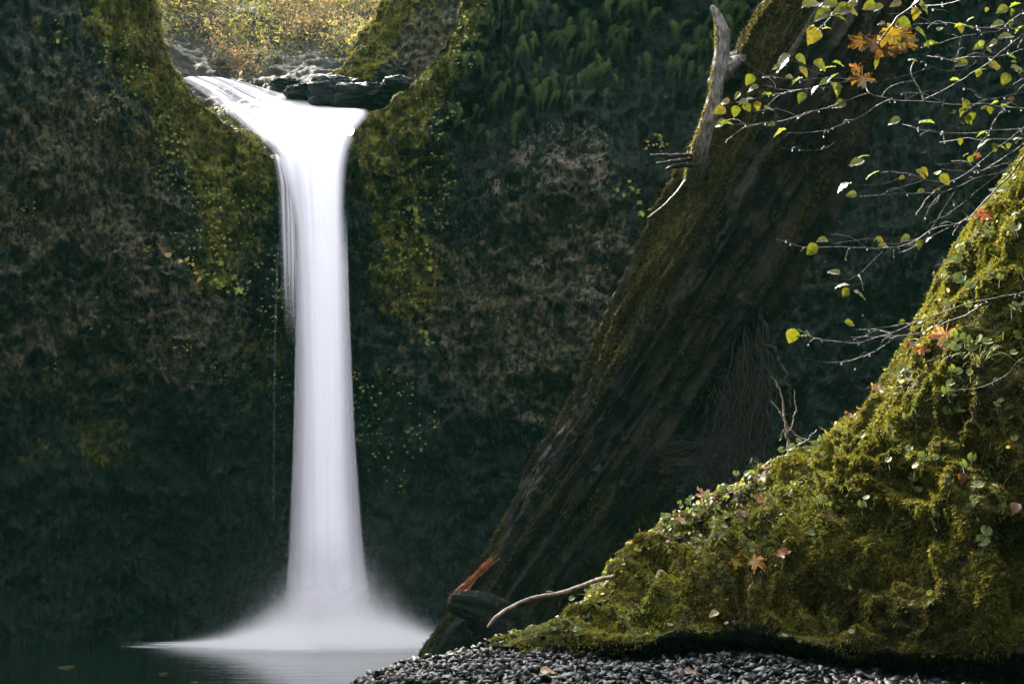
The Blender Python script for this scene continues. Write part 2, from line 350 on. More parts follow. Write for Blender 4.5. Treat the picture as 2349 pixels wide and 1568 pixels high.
_a = np.cross(WV[WF[:, 2]] - WV[WF[:, 0]], WV[WF[:, 3]] - WV[WF[:, 1]])
WFACE = unit(_a); WFLIP = -1.0 if WFACE[:len(WFACE) // 2, 1].mean() > 0 else 1.0
wdx, wdy = D(WV)
WFX, WFY = wdx[WF].mean(1), wdy[WF].mean(1)

def ring_wall():            # the gorge carries on round both sides and behind the viewer
    pts = np.array([P(*KN[0][:3])[:2], [-15, 10], [-15.5, 2], [-15, -8], [-8, -17], [3, -19], [12, -15], [15, -6], [14.5, 3], P(*KN[-1][:3])[:2]])
    pa = smooth_path(np.c_[pts, np.zeros(len(pts))], 260)
    z = np.linspace(-1, 1, 90)[:, None]
    G = np.empty((90, 260, 3)); H = 15.0
    G[..., 0] = pa[:, 0]; G[..., 1] = pa[:, 1]; G[..., 2] = -1 + (H + 1) * (z + 1) / 2
    c = np.array([0, 8, 0]); out = unit((pa - c) * [1, 1, 0])
    G += out[None] * (.9 * fbm(G * .35, 5, .5, 500) + .15 * (G[..., 2] / H) ** 2 * 8)[..., None]
    o = link('cliff', mesh_np('cliff', G.reshape(-1, 3), grid_faces(90, 260), M['cliff'], np.tile([.35, .3, 0, 1], (90 * 260, 1)), True, attr='mask'))
    tag(o, 'rock walls of the gorge around the viewer', 'cliff', kind='structure')
ring_wall()

# ------------------------------------------------------------------ setting: slope above the falls, spur and wet rocks
def build_slope():
    nx, ny = 260, 220
    X = np.linspace(-17, 7, nx)[None].repeat(ny, 0); Y = np.linspace(29.2, 47, ny)[:, None].repeat(nx, 1)
    Z = 10.4 + (Y - 29.2) * .68 + 1.3 * sstep(-6, -12, X) + .6 * fbm(np.stack([X * .4, Y * .4, X * 0], -1), 4, .5, 300)
    rock = fbm(np.stack([X * 2, Y * 2, Z], -1), 5, .6, 320, True); Z += .40 * rock * sstep(37, 30, Y) + .12 * fbm(np.stack([X * 6, Y * 6, Z], -1), 4, .6, 321)
    G = np.stack([X, Y, Z], -1)
    dx, dy = D(G); moss = .25 + .35 * sstep(150, 90, dy); mask = np.stack([moss, .45 + 0 * moss, .18 * sstep(120, 180, dy) * sstep(700, 400, dx), moss * 0 + 1], -1)
    o = link('hillside', mesh_np('hillside', G.reshape(-1, 3), grid_faces(ny, nx), M['slope_rock'], mask.reshape(-1, 4), True, attr='mask'))
    tag(o, 'steep hillside above the waterfall', 'hillside', kind='structure')
    # undergrowth: leaves of the shrubs that cover the slope
    V = G.reshape(-1, 3); Fq = grid_faces(ny, nx); fx, fy = dx.ravel()[Fq].mean(1), dy.ravel()[Fq].mean(1)
    edge = 162 + 25 * np.sin(fx / 40.) - 45 * sstep(520, 380, fx) - 20 * sstep(640, 760, fx)
    wgt = np.where((fx > 250) & (fx < 1150) & (fy > -160), sstep(edge + 12, edge - 30, fy), 0) * (.25 + .75 * sstep(-.1, .3, fbm(V[Fq].mean(1) * 1.1, 3, .5, 333)))
    n = 80000; p, nr, f = sample_faces(V, Fq, wgt + 1e-9, n)
    big = fbm(p * .55, 3, .5, 350); p = p + np.array([0, -.15, 1.0]) * (rng.random((n, 1)) ** 1.4 * (.75 + .5 * big[:, None]))
    nrm = unit(rng.normal(0, 1, (n, 3)) + [0, -.4, .8]); a, b = basis(nrm)
    sc = .032 + .045 * rng.random((n, 1)) ** 2
    pal = np.array([[.22, .195, .085], [.17, .17, .075], [.16, .105, .085], [.22, .145, .12], [.24, .175, .12], [.12, .125, .05]])
    hue = np.clip(big * 1.5 + .36 + rng.normal(0, .25, n) + .30 * sstep(75, 0, fy[f]), 0, .999)
    pick = np.where(hue > .5, rng.choice([0, 1, 0, 5], n), rng.choice([2, 3, 4, 2, 3, 5], n)); col = pal[pick] * (.7 + .5 * rng.random((n, 1)))
    tv = np.array([[-1, 0, 0], [0, -.42, .1], [1, 0, 0], [0, .42, .1]], float); tf = np.array([[0, 1, 2, 3]])
    o = link('undergrowth', mesh_np('undergrowth', *scatter(tv, tf, p, a, b, nrm, sc, col)[:2], M['brush'], np.repeat(col, 4, 0), False))
    tag(o, 'yellow green and russet shrubs covering the sunlit slope above the falls', 'undergrowth', kind='stuff')
    A = Acc()
    for i in rng.choice(n, 900, replace=False):
        b0 = p[i] - [0, 0, .8]; A.add(*tube(smooth_path([b0, b0 + [rng.normal(0, .1), 0, .5], b0 + [rng.normal(0, .25), rng.normal(0, .1), 1.0]], 6), np.linspace(.009, .004, 6), 3))
    o = link('shrub_stems', A.mesh('shrub_stems', M['twig'])); tag(o, 'thin bare stems among the shrubs on the sunlit slope', 'stems', kind='stuff')
build_slope()
def build_spur():
    top = PP([(770, 182, 29.4), (786, 166, 28.6), (802, 134, 28.4), (830, 95, 28.4), (858, 62, 28.4), (885, 10, 28.4), (915, -60, 28.4), (960, -170, 28.4), (1120, -260, 28.2), (1300, -300, 28)])
    bot = PP([(760, 250, 28.6), (780, 262, 27.9), (815, 268, 27.6), (850, 270, 27.4), (890, 272, 27.3), (935, 270, 27.2), (990, 262, 27.2), (1060, 250, 27.2), (1200, 250, 27.2), (1300, 250, 27.2)])
    n, m = 260, 150; t = np.linspace(0, 1, n); a = np.stack([np.interp(t, np.linspace(0, 1, 10), top[:, k]) for k in range(3)], 1); b = np.stack([np.interp(t, np.linspace(0, 1, 10), bot[:, k]) for k in range(3)], 1)
    v = np.linspace(0, 1, m)[:, None, None]; G = b[None] * (1 - v) + a[None] * v
    G[..., 1] += -.5 * np.sin(v[..., 0] * np.pi)
    back = [G[-1] + np.array([.0, 2.5 * s, -.3 * s]) for s in np.linspace(.05, 1, 20)]; G = np.concatenate([G, np.array(back)])
    G += unit(np.array([-.3, -1, .2]))[None, None] * (.35 * fbm(G * 1.1, 4, .55, 400) + .16 * fbm(G * 3.3, 4, .55, 410, True) + .05 * fbm(G * 9, 3, .6, 420))[..., None]
    dx, dy = D(G); nz = fbm(G * 1.3, 3, .5, 430)
    moss = .95 * np.exp(-(poly_dist(dx, dy, [(785, 170), (850, 70), (890, 0), (930, -90)]) / 60) ** 2) + .25 + .4 * nz - .5 * sstep(175, 215, dy)
    brown = .75 * blob(dx, dy, 990, 90, 90, 120) + .2
    mask = np.stack([np.clip(moss, 0, 1.1), brown, 0 * moss, 0 * moss + 1], -1)
    V = G.reshape(-1, 3); Fq = grid_faces(*G.shape[:2])
    o = link('cliff', mesh_np('cliff', V, Fq, M['cliff'], mask.reshape(-1, 4), True, attr='mask'))
    tag(o, 'mossy rock spur right of the stream above the falls', 'cliff', kind='structure')
    return V, Fq, mask.reshape(-1, 4)
SV, SF, SM = build_spur()
def rock_mesh(name, mat, sx, sy, sz, seed, sub=5, rough=.35, col=(1, 1, 1)):
    import bmesh
    bm = bmesh.new(); bmesh.ops.create_icosphere(bm, subdivisions=sub, radius=1); V = np.array([v.co for v in bm.verts]); Fq = np.array([[v.index for v in f.verts] for f in bm.faces]); bm.free()
    d = 1 + rough * fbm(V * 1.1 + seed * 3.7, 4, .5, seed) + rough * .6 * fbm(V * 2.6 + seed, 4, .6, seed + 5, True)
    V = V * d[:, None] * [sx, sy, sz]
    return mesh_np(name, V, Fq, mat, np.tile(col, (len(V), 1)), True)
for k, (dx, dy, Y, sx, sy, sz, lb) in enumerate([(712, 214, 27.7, .5, .5, .13, 'small wet black rock at the top edge of the stream'), (778, 212, 27.1, .62, .5, .27, 'glistening black boulder standing at the stream beside the mossy spur'), (856, 222, 26.8, .68, .5, .22, 'wet dark boulder under the mossy spur at the lip'),
                                               (932, 206, 26.6, .48, .5, .17, 'black rock wedged between the mossy spur and fern cliff'), (662, 198, 28.7, .34, .4, .09, 'low wet rock splashed by the far edge of the stream')]):
    o = link('boulder', rock_mesh('boulder', M['wetrock'], sx, sy, sz, k + 2, 5, .4)); o.location = P(dx, dy, Y); tag(o, lb, 'boulder', 'rocks beside the stream at the lip')

# ------------------------------------------------------------------ setting: pool
def build_pool():
    m = Mat('pool_water'); pos = m.geo()
    n = m.noise(m.map(pos, (.55, 2.2, 1)), 1.6, 4, .6); n2 = m.noise(m.map(pos, (1, 5, 1)), 3.0, 3, .55)
    h = m.math('ADD', n, m.math('MULTIPLY', n2, .35))
    sh = m.principled((.004, .008, .005), .05, .5, m.bump(h, .16, .03), IOR=1.33)
    m.surf(sh)
    x = np.linspace(-22, 22, 120); y = np.linspace(-24, 40, 160); X, Y = np.meshgrid(x, y); V = np.stack([X, Y, 0 * X], -1).reshape(-1, 3)
    o = link('water', mesh_np('water', V, grid_faces(160, 120), m.m)); tag(o, 'still dark pool below the waterfall', 'pool', kind='structure')
    g = V.copy(); g[:, 2] = -1.4; o = link('ground', mesh_np('ground', g * [3, 3, 1], grid_faces(160, 120), M['soil'])); tag(o, 'dark bed under the pool', 'ground', kind='structure')
build_pool()

# ------------------------------------------------------------------ waterfall
def mat_water(name, soft, streak, s_scale, lo, hi, edge_mode, top_fade=None, dens=1.0, tint=(.945, .900, .985)):
    """silky white water: alpha from the facing angle or the cross coordinate, with long streaks"""
    m = Mat(name); uv = m.n('UVMap').outputs[0]; xy = m.n('SeparateXYZ'); m.l(uv, xy.inputs[0]); U, Vv = xy.outputs[0], xy.outputs[1]
    st = m.noise(m.map(uv, s_scale), 1.0, 5, .55, .15)
    if isinstance(streak, tuple): st = m.math('ADD', m.math('MULTIPLY', st, .35), m.math('MULTIPLY', m.noise(m.map(uv, (7.5, 3.2, 1)), 1.0, 3, .5, .3), .65))
    if edge_mode == 'facing':
        ge = m.n('NewGeometry'); dt = m.n('VectorMath', operation='DOT_PRODUCT'); m.l(ge.outputs['True Normal'], dt.inputs[0]); m.l(ge.outputs['Incoming'], dt.inputs[1])
        e = m.math('ABSOLUTE', dt.outputs['Value'])
    else:
        e = m.math('MULTIPLY', m.math('MINIMUM', U, m.math('SUBTRACT', 1.0, U)), 2.0)
    if isinstance(soft, tuple):      # the edge softens on the way down
        mr = m.n('MapRange'); m.l(Vv, mr.inputs[0]); mr.inputs[1].default_value = 0; mr.inputs[2].default_value = 1; mr.inputs[3].default_value = soft[0]; mr.inputs[4].default_value = soft[1]
        e = m.math('DIVIDE', e, mr.outputs[0], True); e = m.ramp(e, 0, 1)
    else: e = m.ramp(e, 0.0, soft)
    s = m.ramp(st, lo, hi)
    if isinstance(streak, tuple):
        mr = m.n('MapRange', interpolation_type='SMOOTHSTEP'); m.l(Vv, mr.inputs[0]); mr.inputs[1].default_value = streak[2]; mr.inputs[2].default_value = streak[3]; mr.inputs[3].default_value = streak[0]; mr.inputs[4].default_value = streak[1]
        s = m.math('SUBTRACT', 1.0, m.math('MULTIPLY', mr.outputs[0], m.math('SUBTRACT', 1.0, s)))
    else: s = m.math('ADD', 1 - streak, m.math('MULTIPLY', s, streak))
    al = m.math('MULTIPLY', m.math('MULTIPLY', e, s), dens)
    if top_fade:
        for a, b in top_fade: al = m.math('MULTIPLY', al, m.ramp(Vv, a, b))
    dif = m.n('BsdfDiffuse'); dif.inputs[0].default_value = tint + (1,); tr = m.n('BsdfTranslucent'); tr.inputs[0].default_value = tint + (1,)
    mx = m.n('MixShader'); mx.inputs[0].default_value = .18; m.l(dif.outputs[0], mx.inputs[1]); m.l(tr.outputs[0], mx.inputs[2])
    tp = m.n('BsdfTransparent'); m2 = m.n('MixShader'); m.l(al, m2.inputs[0]); m.l(tp.outputs[0], m2.inputs[1]); m.l(mx.outputs[0], m2.inputs[2])
    return m.surf(m2.outputs[0])
FALL0 = P(738, 1468, 24.7); FALL0[2] = 0
fall = empty('waterfall', FALL0, 'silky white waterfall pouring from the notch into the dark pool', 'waterfall')
def ribbon(name, secs, n, m, mat, bulge, seed):
    L = np.array([P(*s[0]) for s in secs]); Rr = np.array([P(*s[1]) for s in secs])
    ln = np.concatenate([[0], np.cumsum(.5 * np.linalg.norm(np.diff(L, axis=0), axis=1) + .5 * np.linalg.norm(np.diff(Rr, axis=0), axis=1))]); tt = np.linspace(0, ln[-1], n)
    hk = max(5, n // 9) | 1; kk = np.hanning(hk + 2)[1:-1]; kk /= kk.sum(); hp = hk // 2
    def rs_(A):
        B = np.stack([np.interp(tt, ln, A[:, j]) for j in range(3)], 1); B = np.concatenate([2 * B[:1] - B[hp:0:-1], B, 2 * B[-1:] - B[-2:-hp - 2:-1]])
        return np.stack([np.convolve(B[:, j], kk, 'valid') for j in range(3)], 1)
    L, Rr = rs_(L), rs_(Rr)
    u = np.linspace(0, 1, m)[None, :, None]; G = L[:, None] * (1 - u) + Rr[:, None] * u
    wd = np.linalg.norm(Rr - L, axis=1)[:, None]
    vv = np.linspace(0, 1, n)[:, None].repeat(m, 1); uu = u[..., 0].repeat(n, 0)
    d = bulge * wd * np.sin(uu * np.pi) * (.3 + .7 * vv + (1.6 * sstep(.3, .5, vv) if name == 'cascade' else 0))
    rip = .035 * fbm(np.stack([uu * 7, vv * 2.5, 0 * uu + seed], -1), 3, .5, seed) * np.sin(uu * np.pi)
    G = G + unit(np.array([0, -.8, .6])) * (d + rip)[..., None]
    return link(name, mesh_np(name, G.reshape(-1, 3), grid_faces(n, m), mat, uv=np.stack([uu, vv], -1).reshape(-1, 2), origin=FALL0), fall)
m_chute = mat_water('cascade_water', (.14, .62), (.84, .04, .14, .42), (30, 2.2, 1), .43, .66, 'u', top_fade=[(-.2, .06), (1.0, .88)])
ribbon('cascade', [((404, 178, 29.6), (540, 182, 30.0)), ((446, 203, 28.5), (600, 200, 29.3)), ((515, 258, 27.2), (670, 219, 28.2)), ((572, 308, 26.2), (765, 243, 27.2)), ((622, 347, 25.2), (866, 250, 26.0)),
                   ((636, 385, 24.75), (820, 303, 25.0)), ((654, 440, 24.6), (799, 355, 24.75)), ((672, 520, 24.55), (793, 450, 24.6)), ((680, 640, 24.5), (795, 600, 24.5)), ((683, 850, 24.5), (803, 850, 24.5)), ((676, 1100, 24.5), (814, 1100, 24.5)),
                   ((666, 1300, 24.5), (832, 1300, 24.5)), ((656, 1400, 24.5), (846, 1400, 24.5)), ((646, 1470, 24.5), (860, 1470, 24.5))], 420, 80, m_chute, .13, 5)
def fall_tube(name, rows, mat, depth=.75, n=240, sides=72):
    r = np.array(rows, float); t = np.linspace(0, 1, n); s = np.linspace(0, 1, len(r)); ii = [np.interp(t, (r[:, 2] - r[0, 2]) / (r[-1, 2] - r[0, 2]), r[:, k]) for k in range(4)]
    kk = np.hanning(25); kk /= kk.sum(); ii = [np.convolve(np.concatenate([np.repeat(c[:1], 12), c, np.repeat(c[-1:], 12)]), kk, 'valid') for c in ii]
    L = np.array([P(a, c, d) for a, b, c, d in zip(*ii)]); Rr = np.array([P(b, c, d) for a, b, c, d in zip(*ii)])
    th = np.linspace(0, 2 * np.pi, sides, endpoint=False); c = (L + Rr) / 2; hw = np.linalg.norm(Rr - L, axis=1) / 2
    G = c[:, None] + hw[:, None, None] * np.stack([np.cos(th), depth * np.sin(th), 0 * th], -1)[None]
    uu = (th / (2 * np.pi))[None].repeat(n, 0); vv = t[:, None].repeat(sides, 1)
    return link(name, mesh_np(name, G.reshape(-1, 3), grid_faces(n, sides, True), mat, uv=np.stack([uu, vv], -1).reshape(-1, 2), origin=FALL0), fall)
core = mat_water('column_core', (.50, .95), .04, (22, .8, 1), .35, .65, 'facing', top_fade=[(.02, .5), (1.0, .88)], dens=1.0)
sheath = mat_water('column_spray', (.55, 1.0), .10, (26, .9, 1), .3, .7, 'facing', top_fade=[(.06, .22), (1.0, .86)], dens=.36)
fall_tube('column', [(700, 775, 440, 24.95), (700, 778, 620, 24.85), (702, 784, 850, 24.8), (698, 792, 1100, 24.8), (692, 806, 1300, 24.8), (685, 818, 1400, 24.8), (676, 830, 1474, 24.8)], core)
fall_tube('spray', [(668, 802, 400, 24.97), (676, 797, 500, 24.87), (678, 802, 700, 24.72), (672, 815, 1000, 24.72), (662, 834, 1250, 24.72), (652, 850, 1380, 24.72), (640, 866, 1474, 24.72)], sheath, .5)
veil = mat_water('veil_water', .9, .7, (6, .45, 1), .40, .60, 'u', top_fade=[(-.2, .05), (1.0, .45)], dens=.85)
ribbon('veil', [((622, 345, 25.0), (668, 380, 24.8)), ((632, 420, 24.8), (690, 430, 24.65)), ((636, 520, 24.75), (694, 540, 24.6)), ((640, 640, 24.7), (696, 680, 24.6)), ((652, 800, 24.7), (694, 820, 24.6))], 120, 40, veil, .05, 9)
thin = mat_water('thin_trickle', .9, .5, (3, 3, 1), .35, .6, 'u', dens=.09)
ribbon('trickle', [((634, 560, 24.9), (641, 560, 24.9)), ((628, 800, 24.9), (633, 800, 24.9)), ((625, 1200, 24.9), (629, 1200, 24.9))], 60, 5, thin, 0, 11)

def build_mist():
    m = Mat('spray_mist'); tc = m.n('TexCoord').outputs['Object']; xyz = m.n('SeparateXYZ'); m.l(tc, xyz.inputs[0]); X, Y, Z = xyz.outputs
    r = m.math('SQRT', m.math('ADD', m.math('POWER', m.math('ABSOLUTE', X), 2.0), m.math('MULTIPLY', m.math('POWER', m.math('ABSOLUTE', Y), 2.0), 1.4)))
    # skirt of spray: height falls off with the distance from the falls
    hh = m.math('ADD', .03, m.math('MULTIPLY', 1.0, m.math('EXPONENT', m.math('MULTIPLY', m.math('POWER', m.math('DIVIDE', r, 1.2), 1.6), -1.0))))
    a = m.math('EXPONENT', m.math('MULTIPLY', m.math('POWER', m.math('DIVIDE', Z, hh), 1.15), -2.2))
    a = m.math('MULTIPLY', a, m.math('EXPONENT', m.math('MULTIPLY', r, -.85))); nz = m.noise(m.map(tc, (1, 1, 1.3)), 1.7, 3, .55); a = m.math('MULTIPLY', a, m.math('MAXIMUM', .12, m.math('ADD', -.25, m.math('MULTIPLY', nz, 2.5))))
    halo = m.math('EXPONENT', m.math('ADD', m.math('MULTIPLY', r, -1.15), m.math('MULTIPLY', Z, -.75)))
    edge = m.math('MULTIPLY', m.ramp(r, 3.3, 2.2), m.ramp(Z, 3.6, 2.0))
    d = m.math('MULTIPLY', m.math('ADD', m.math('MULTIPLY', a, 20.0), m.math('MULTIPLY', halo, .05)), edge)
    v = m.n('VolumePrincipled'); v.inputs['Color'].default_value = (.995, .985, 1.0, 1); m.l(d, v.inputs['Density']); v.inputs['Anisotropy'].default_value = 0.0
    m.l(v.outputs[0], m.out.inputs['Volume'])
    th = np.linspace(0, 2 * np.pi, 48, endpoint=False); zs = np.array([.012, .6, 1.4, 2.4, 3.2, 3.7]); rs = np.array([3.4, 3.4, 3.2, 2.8, 2.0, .8])
    V = np.stack([rs[:, None] * np.cos(th), rs[:, None] * np.sin(th), zs[:, None] + 0 * th], -1).reshape(-1, 3); nV = len(V)
    V = np.concatenate([V, [[0, 0, .012], [0, 0, 3.8]]]); j = np.arange(48); k = (j + 1) % 48
    T = np.concatenate([np.stack([k, j, 0 * j + nV], 1), np.stack([5 * 48 + j, 5 * 48 + k, 0 * j + nV + 1], 1)])
    o = link('mist', mesh_np('mist', V, [grid_faces(6, 48, True), T], m.m)); o.location = (FALL0[0] + .18, FALL0[1] - .1, 0)
    tag(o, 'white spray and mist where the falls hit the pool', 'mist', kind='stuff')
    f = Mat('foam'); tc = f.n('TexCoord').outputs['Object']; xyz = f.n('SeparateXYZ'); f.l(tc, xyz.inputs[0])
    r = f.math('SQRT', f.math('ADD', f.math('POWER', f.math('ABSOLUTE', xyz.outputs[0]), 2.0), f.math('MULTIPLY', f.math('POWER', f.math('ABSOLUTE', xyz.outputs[1]), 2.0), 3.2)))
    n = f.noise(f.map(tc, (.6, 2.6, 1)), 1.5, 5, .6); al = f.math('ADD', f.ramp(r, 4.6, .6), f.math('MULTIPLY', f.math('SUBTRACT', n, .5), 1.5)); al = f.math('MULTIPLY', f.ramp(al, .25, .75), .9)
    al = f.math('MULTIPLY', al, f.ramp(r, 4.6, 3.6))
    df = f.n('BsdfDiffuse'); df.inputs[0].default_value = (.88, .87, .9, 1); tp = f.n('BsdfTransparent'); mx = f.n('MixShader'); f.l(al, mx.inputs[0]); f.l(tp.outputs[0], mx.inputs[1]); f.l(df.outputs[0], mx.inputs[2]); f.surf(mx.outputs[0])
    x = np.linspace(-5, 5, 60); y = np.linspace(-2.6, 2.6, 40); Xg, Yg = np.meshgrid(x, y)
    o = link('foam', mesh_np('foam', np.stack([Xg, Yg, 0 * Xg], -1).reshape(-1, 3), grid_faces(40, 60), f.m)); o.location = (FALL0[0] - .1, FALL0[1] + .3, .006)
    tag(o, 'white foam spreading over the pool at the foot of the falls', 'foam', kind='stuff')
build_mist()

# ------------------------------------------------------------------ foreground: gravel ground and mossy bank
def interp_rows(rows, n):
    r = np.array(rows, float); s = np.concatenate([[0], np.cumsum(np.linalg.norm(np.diff(r, axis=0), axis=1))]); t = np.linspace(0, s[-1], n)
    return np.stack([np.interp(t, s, r[:, k]) for k in range(r.shape[1])], 1)
BK = [((1130, 1468, 7.4), (1125, 1482, 7.25)), ((1200, 1450, 7.45), (1190, 1482, 7.05)), ((1290, 1418, 7.5), (1300, 1488, 6.95)), ((1385, 1352, 7.6), (1420, 1484, 6.8)), ((1440, 1268, 7.8), (1540, 1462, 6.75)), ((1560, 1168, 8.0), (1680, 1452, 6.7)),
      ((1700, 1090, 8.1), (1790, 1466, 6.6)), ((1850, 1034, 8.0), (1900, 1484, 6.45)), ((1930, 962, 7.85), (1990, 1496, 6.4)), ((2040, 872, 7.65), (2090, 1502, 6.3)), ((2110, 745, 7.5), (2190, 1500, 6.25)), ((2180, 640, 7.35), (2290, 1500, 6.2)),
      ((2240, 525, 7.25), (2390, 1500, 6.2)), ((2300, 432, 7.2), (2490, 1500, 6.2)), ((2360, 345, 7.1), (2600, 1500, 6.2)), ((2450, 200, 7.1), (2760, 1500, 6.2)), ((2600, 0, 7.1), (2950, 1500, 6.2)), ((2800, -120, 7.2), (3200, 1500, 6.2)), ((3200, -200, 7.3), (3650, 1500, 6.3)), ((3800, -230, 7.6), (4300, 1500, 6.5)), ((4700, -230, 8.2), (5300, 1500, 7.0))]
def build_bank():
    rows = [list(P(*a)) + list(P(*b)) for a, b in BK]; ln_ = lambda r: np.linalg.norm(np.diff(np.array(r), axis=0), axis=1).sum(); kx_ = ln_(rows) / ln_(rows[:-4]); n = int(620 * kx_); cr = interp_rows(rows, n); k = np.hanning(31); k /= k.sum()
    cr = np.stack([np.convolve(np.concatenate([np.full(15, 2 * c[0]) - c[15:0:-1], c, np.full(15, 2 * c[-1]) - c[-2:-17:-1]]), k, 'valid') for c in cr.T], 1)
    A, B = cr[:, :3], cr[:, 3:]; m = 330; t = np.linspace(0, 1, m)
    G = A[None] + (B - A)[None] * t[:, None, None]; q = .38
    G[..., 2] = A[None, :, 2] + (B - A)[None, :, 2] * ((1 - q) * t + q * (1 - np.cos(t * np.pi / 2)))[:, None]
    G[..., 1] = A[None, :, 1] + (B - A)[None, :, 1] * ((1 - q) * t + q * np.sin(t * np.pi / 2))[:, None]
    back = np.array([A + np.array([-.9 * s, 3.2 * s, 0]) + np.array([0, 0, 1]) * (-(s ** 1.5) * (A[:, 2:3] + 1.2)) for s in np.linspace(1, .02, 60)])
    under = np.array([B + np.array([0, .9 * s ** .6, -.45 * s]) for s in np.linspace(.03, 1, 24)])
    G = np.concatenate([back, G, under]); Nn = grid_normals(G); Nn *= np.sign((Nn[60:60 + m].mean((0, 1)) @ np.array([-.2, -.5, .8])))
    tt = np.concatenate([np.linspace(-1, 0, 60), t, np.ones(24)])[:, None] + 0 * G[..., 0]
    # ridges that run down the fall line, lumps and hanging cushions of moss
    s_ = np.linspace(0, 1, n)[None] * 7.5 * kx_ + 0 * tt
    st = np.stack([(s_ + tt * .55) * 2.6, tt * 2.2, 0 * tt + 3], -1)
    endf = sstep(0, 1.5, s_[0])[None]; rid = fbm(st, 4, .5, 600, True); lump = fbm(G * 1.5, 3, .5, 610); cush = fbm(G * [8, 8, 5], 4, .55, 620, True); fine = fbm(G * 28, 3, .6, 630)
    fade = sstep(-.15, .25, tt)
    warp = fbm(G * .9, 3, .5, 645); warp2 = fbm(G * 1.1 + 7, 3, .5, 646); rid = fbm(np.stack([(s_ + tt * .8 + 1.6 * warp) * 2.0, tt * 2.4 + 1.6 * warp2, 0 * tt + 3], -1), 4, .5, 600, True)
    pit = sstep(.22, .55, fbm(G * 2.1 + 3, 3, .5, 648))
    d = .15 * rid * fade * (.5 + .5 * sstep(.0, .5, tt)) + .20 * lump * (.25 + .75 * fade) - .16 * pit * fade + .055 * cush + .018 * fine + .05 * np.sin(np.clip(tt, 0, 1) * np.pi) - .05
    d = d * (.15 + .85 * endf) * (1 - .6 * sstep(.93, 1.0, tt))
    G = G + Nn * d[..., None]
    dx, dy = D(G)
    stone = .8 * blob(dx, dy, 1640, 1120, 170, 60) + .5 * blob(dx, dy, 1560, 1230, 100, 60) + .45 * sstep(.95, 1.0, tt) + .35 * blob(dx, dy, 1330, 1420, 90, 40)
    stone = np.where(tt > .999, 1.0, stone)  # underside takes the near-black tone too: shade below the moss put into colour
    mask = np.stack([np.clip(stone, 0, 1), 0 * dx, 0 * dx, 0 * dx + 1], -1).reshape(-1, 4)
    V = G.reshape(-1, 3); Fq = grid_faces(*G.shape[:2])
    o = link('bank', mesh_np('bank', V, Fq, M['bank'], mask, True, attr='mask')); tag(o, 'steep bank of earth under bright moss', 'bank', kind='structure')
    return V, Fq, mask, tt.ravel()
BV, BF, BM, BT = build_bank()
_n = np.cross(BV[BF[:, 2]] - BV[BF[:, 0]], BV[BF[:, 3]] - BV[BF[:, 1]]); BSIGN = 1.0 if _n[len(_n) // 3:2 * len(_n) // 3, 2].mean() > 0 else -1.0
bdx, bdy = D(BV); BFX, BFY, BFT = bdx[BF].mean(1), bdy[BF].mean(1), BT[BF].mean(1)
def bank_points(n, wgt):
    p, nr, f = sample_faces(BV, BF, np.maximum(wgt, 0) * (BFT > -.40) * (BFX > 1000) * np.where(BFX < 2420, 1.0, np.where(BFX < 3600, .3, 0)), n); return p, nr * BSIGN, f

GC = [(560, 1640, 7.0), (700, 1612, 7.2), (815, 1568, 7.3), (860, 1548, 7.35), (930, 1520, 7.4), (1010, 1500, 7.45), (1100, 1478, 7.5), (1200, 1460, 7.55), (1400, 1470, 7.5), (1700, 1480, 7.3), (2100, 1520, 7.0), (2500, 1530, 7.0), (3000, 1530, 7.0)]
def build_gravel():
    cr = interp_rows([P(*g) for g in GC], 360); ny = 260; G = []
    for s in np.linspace(0, 1, 40)[::-1]: G.append(cr + np.array([-.5 * s, 2.2 * s, 0]) + np.array([[0, 0, 1]]) * (-1.0 * s ** .8 * (cr[:, 2:3] + .35)))
    for t in np.linspace(0, 1, ny)[1:]:
        q = cr.copy(); q[:, 1] = cr[:, 1] * (1 - t) - 2.5 * t; q[:, 0] = cr[:, 0] * (1 - .55 * t) + .5 * t; z1 = cr[:, 2] - .10 * np.minimum(1, t * 3) - .35 * t; q[:, 2] = z1; G.append(q)
    G = np.array(G); G[..., 2] += .05 * fbm(G * 1.8, 4, .5, 700) + .015 * fbm(G * 12, 3, .5, 705)
    V = G.reshape(-1, 3); Fq = grid_faces(*G.shape[:2]); o = link('terrain', mesh_np('terrain', V, Fq, M['soil'])); tag(o, 'dark gravel shore beside the pool', 'shore', kind='structure')
    return V, Fq
GV, GF = build_gravel()
gdx, gdy = D(GV); GFX, GFY = gdx[GF].mean(1), gdy[GF].mean(1); GFD = GV[GF].mean(1)[:, 1]
_n = np.cross(GV[GF[:, 2]] - GV[GF[:, 0]], GV[GF[:, 3]] - GV[GF[:, 1]]); GSIGN = 1.0 if _n[:, 2].mean() > 0 else -1.0

# stones: a stuff of small gravel and single larger stones
def stone_templates():
    import bmesh
    T = []
    for k in range(9):
        bm = bmesh.new(); pts = unit(rng.normal(0, 1, (11, 3))) * rng.uniform(.75, 1.1, (11, 1)) * [1, rng.uniform(.5, .9), rng.uniform(.2, .5)]
        for q in pts: bm.verts.new(q)
        r_ = bmesh.ops.convex_hull(bm, input=bm.verts); bmesh.ops.delete(bm, geom=[v for v in bm.verts if not v.link_faces], context='VERTS'); bmesh.ops.triangulate(bm, faces=bm.faces); bm.verts.index_update()
        T.append((np.array([v.co for v in bm.verts]), np.array([[v.index for v in f.verts] for f in bm.faces]))); bm.free()
    return T
ST = stone_templates()
wg = ((GFX > 700) & (GFX < 2450) & (GFY < 1620) & (GFD > 4.2)).astype(float) * sstep(8.3, 7.2, GFD)
n = 32000; p, nr, f = sample_faces(GV, GF, wg + 1e-12, n); nr = nr * GSIGN
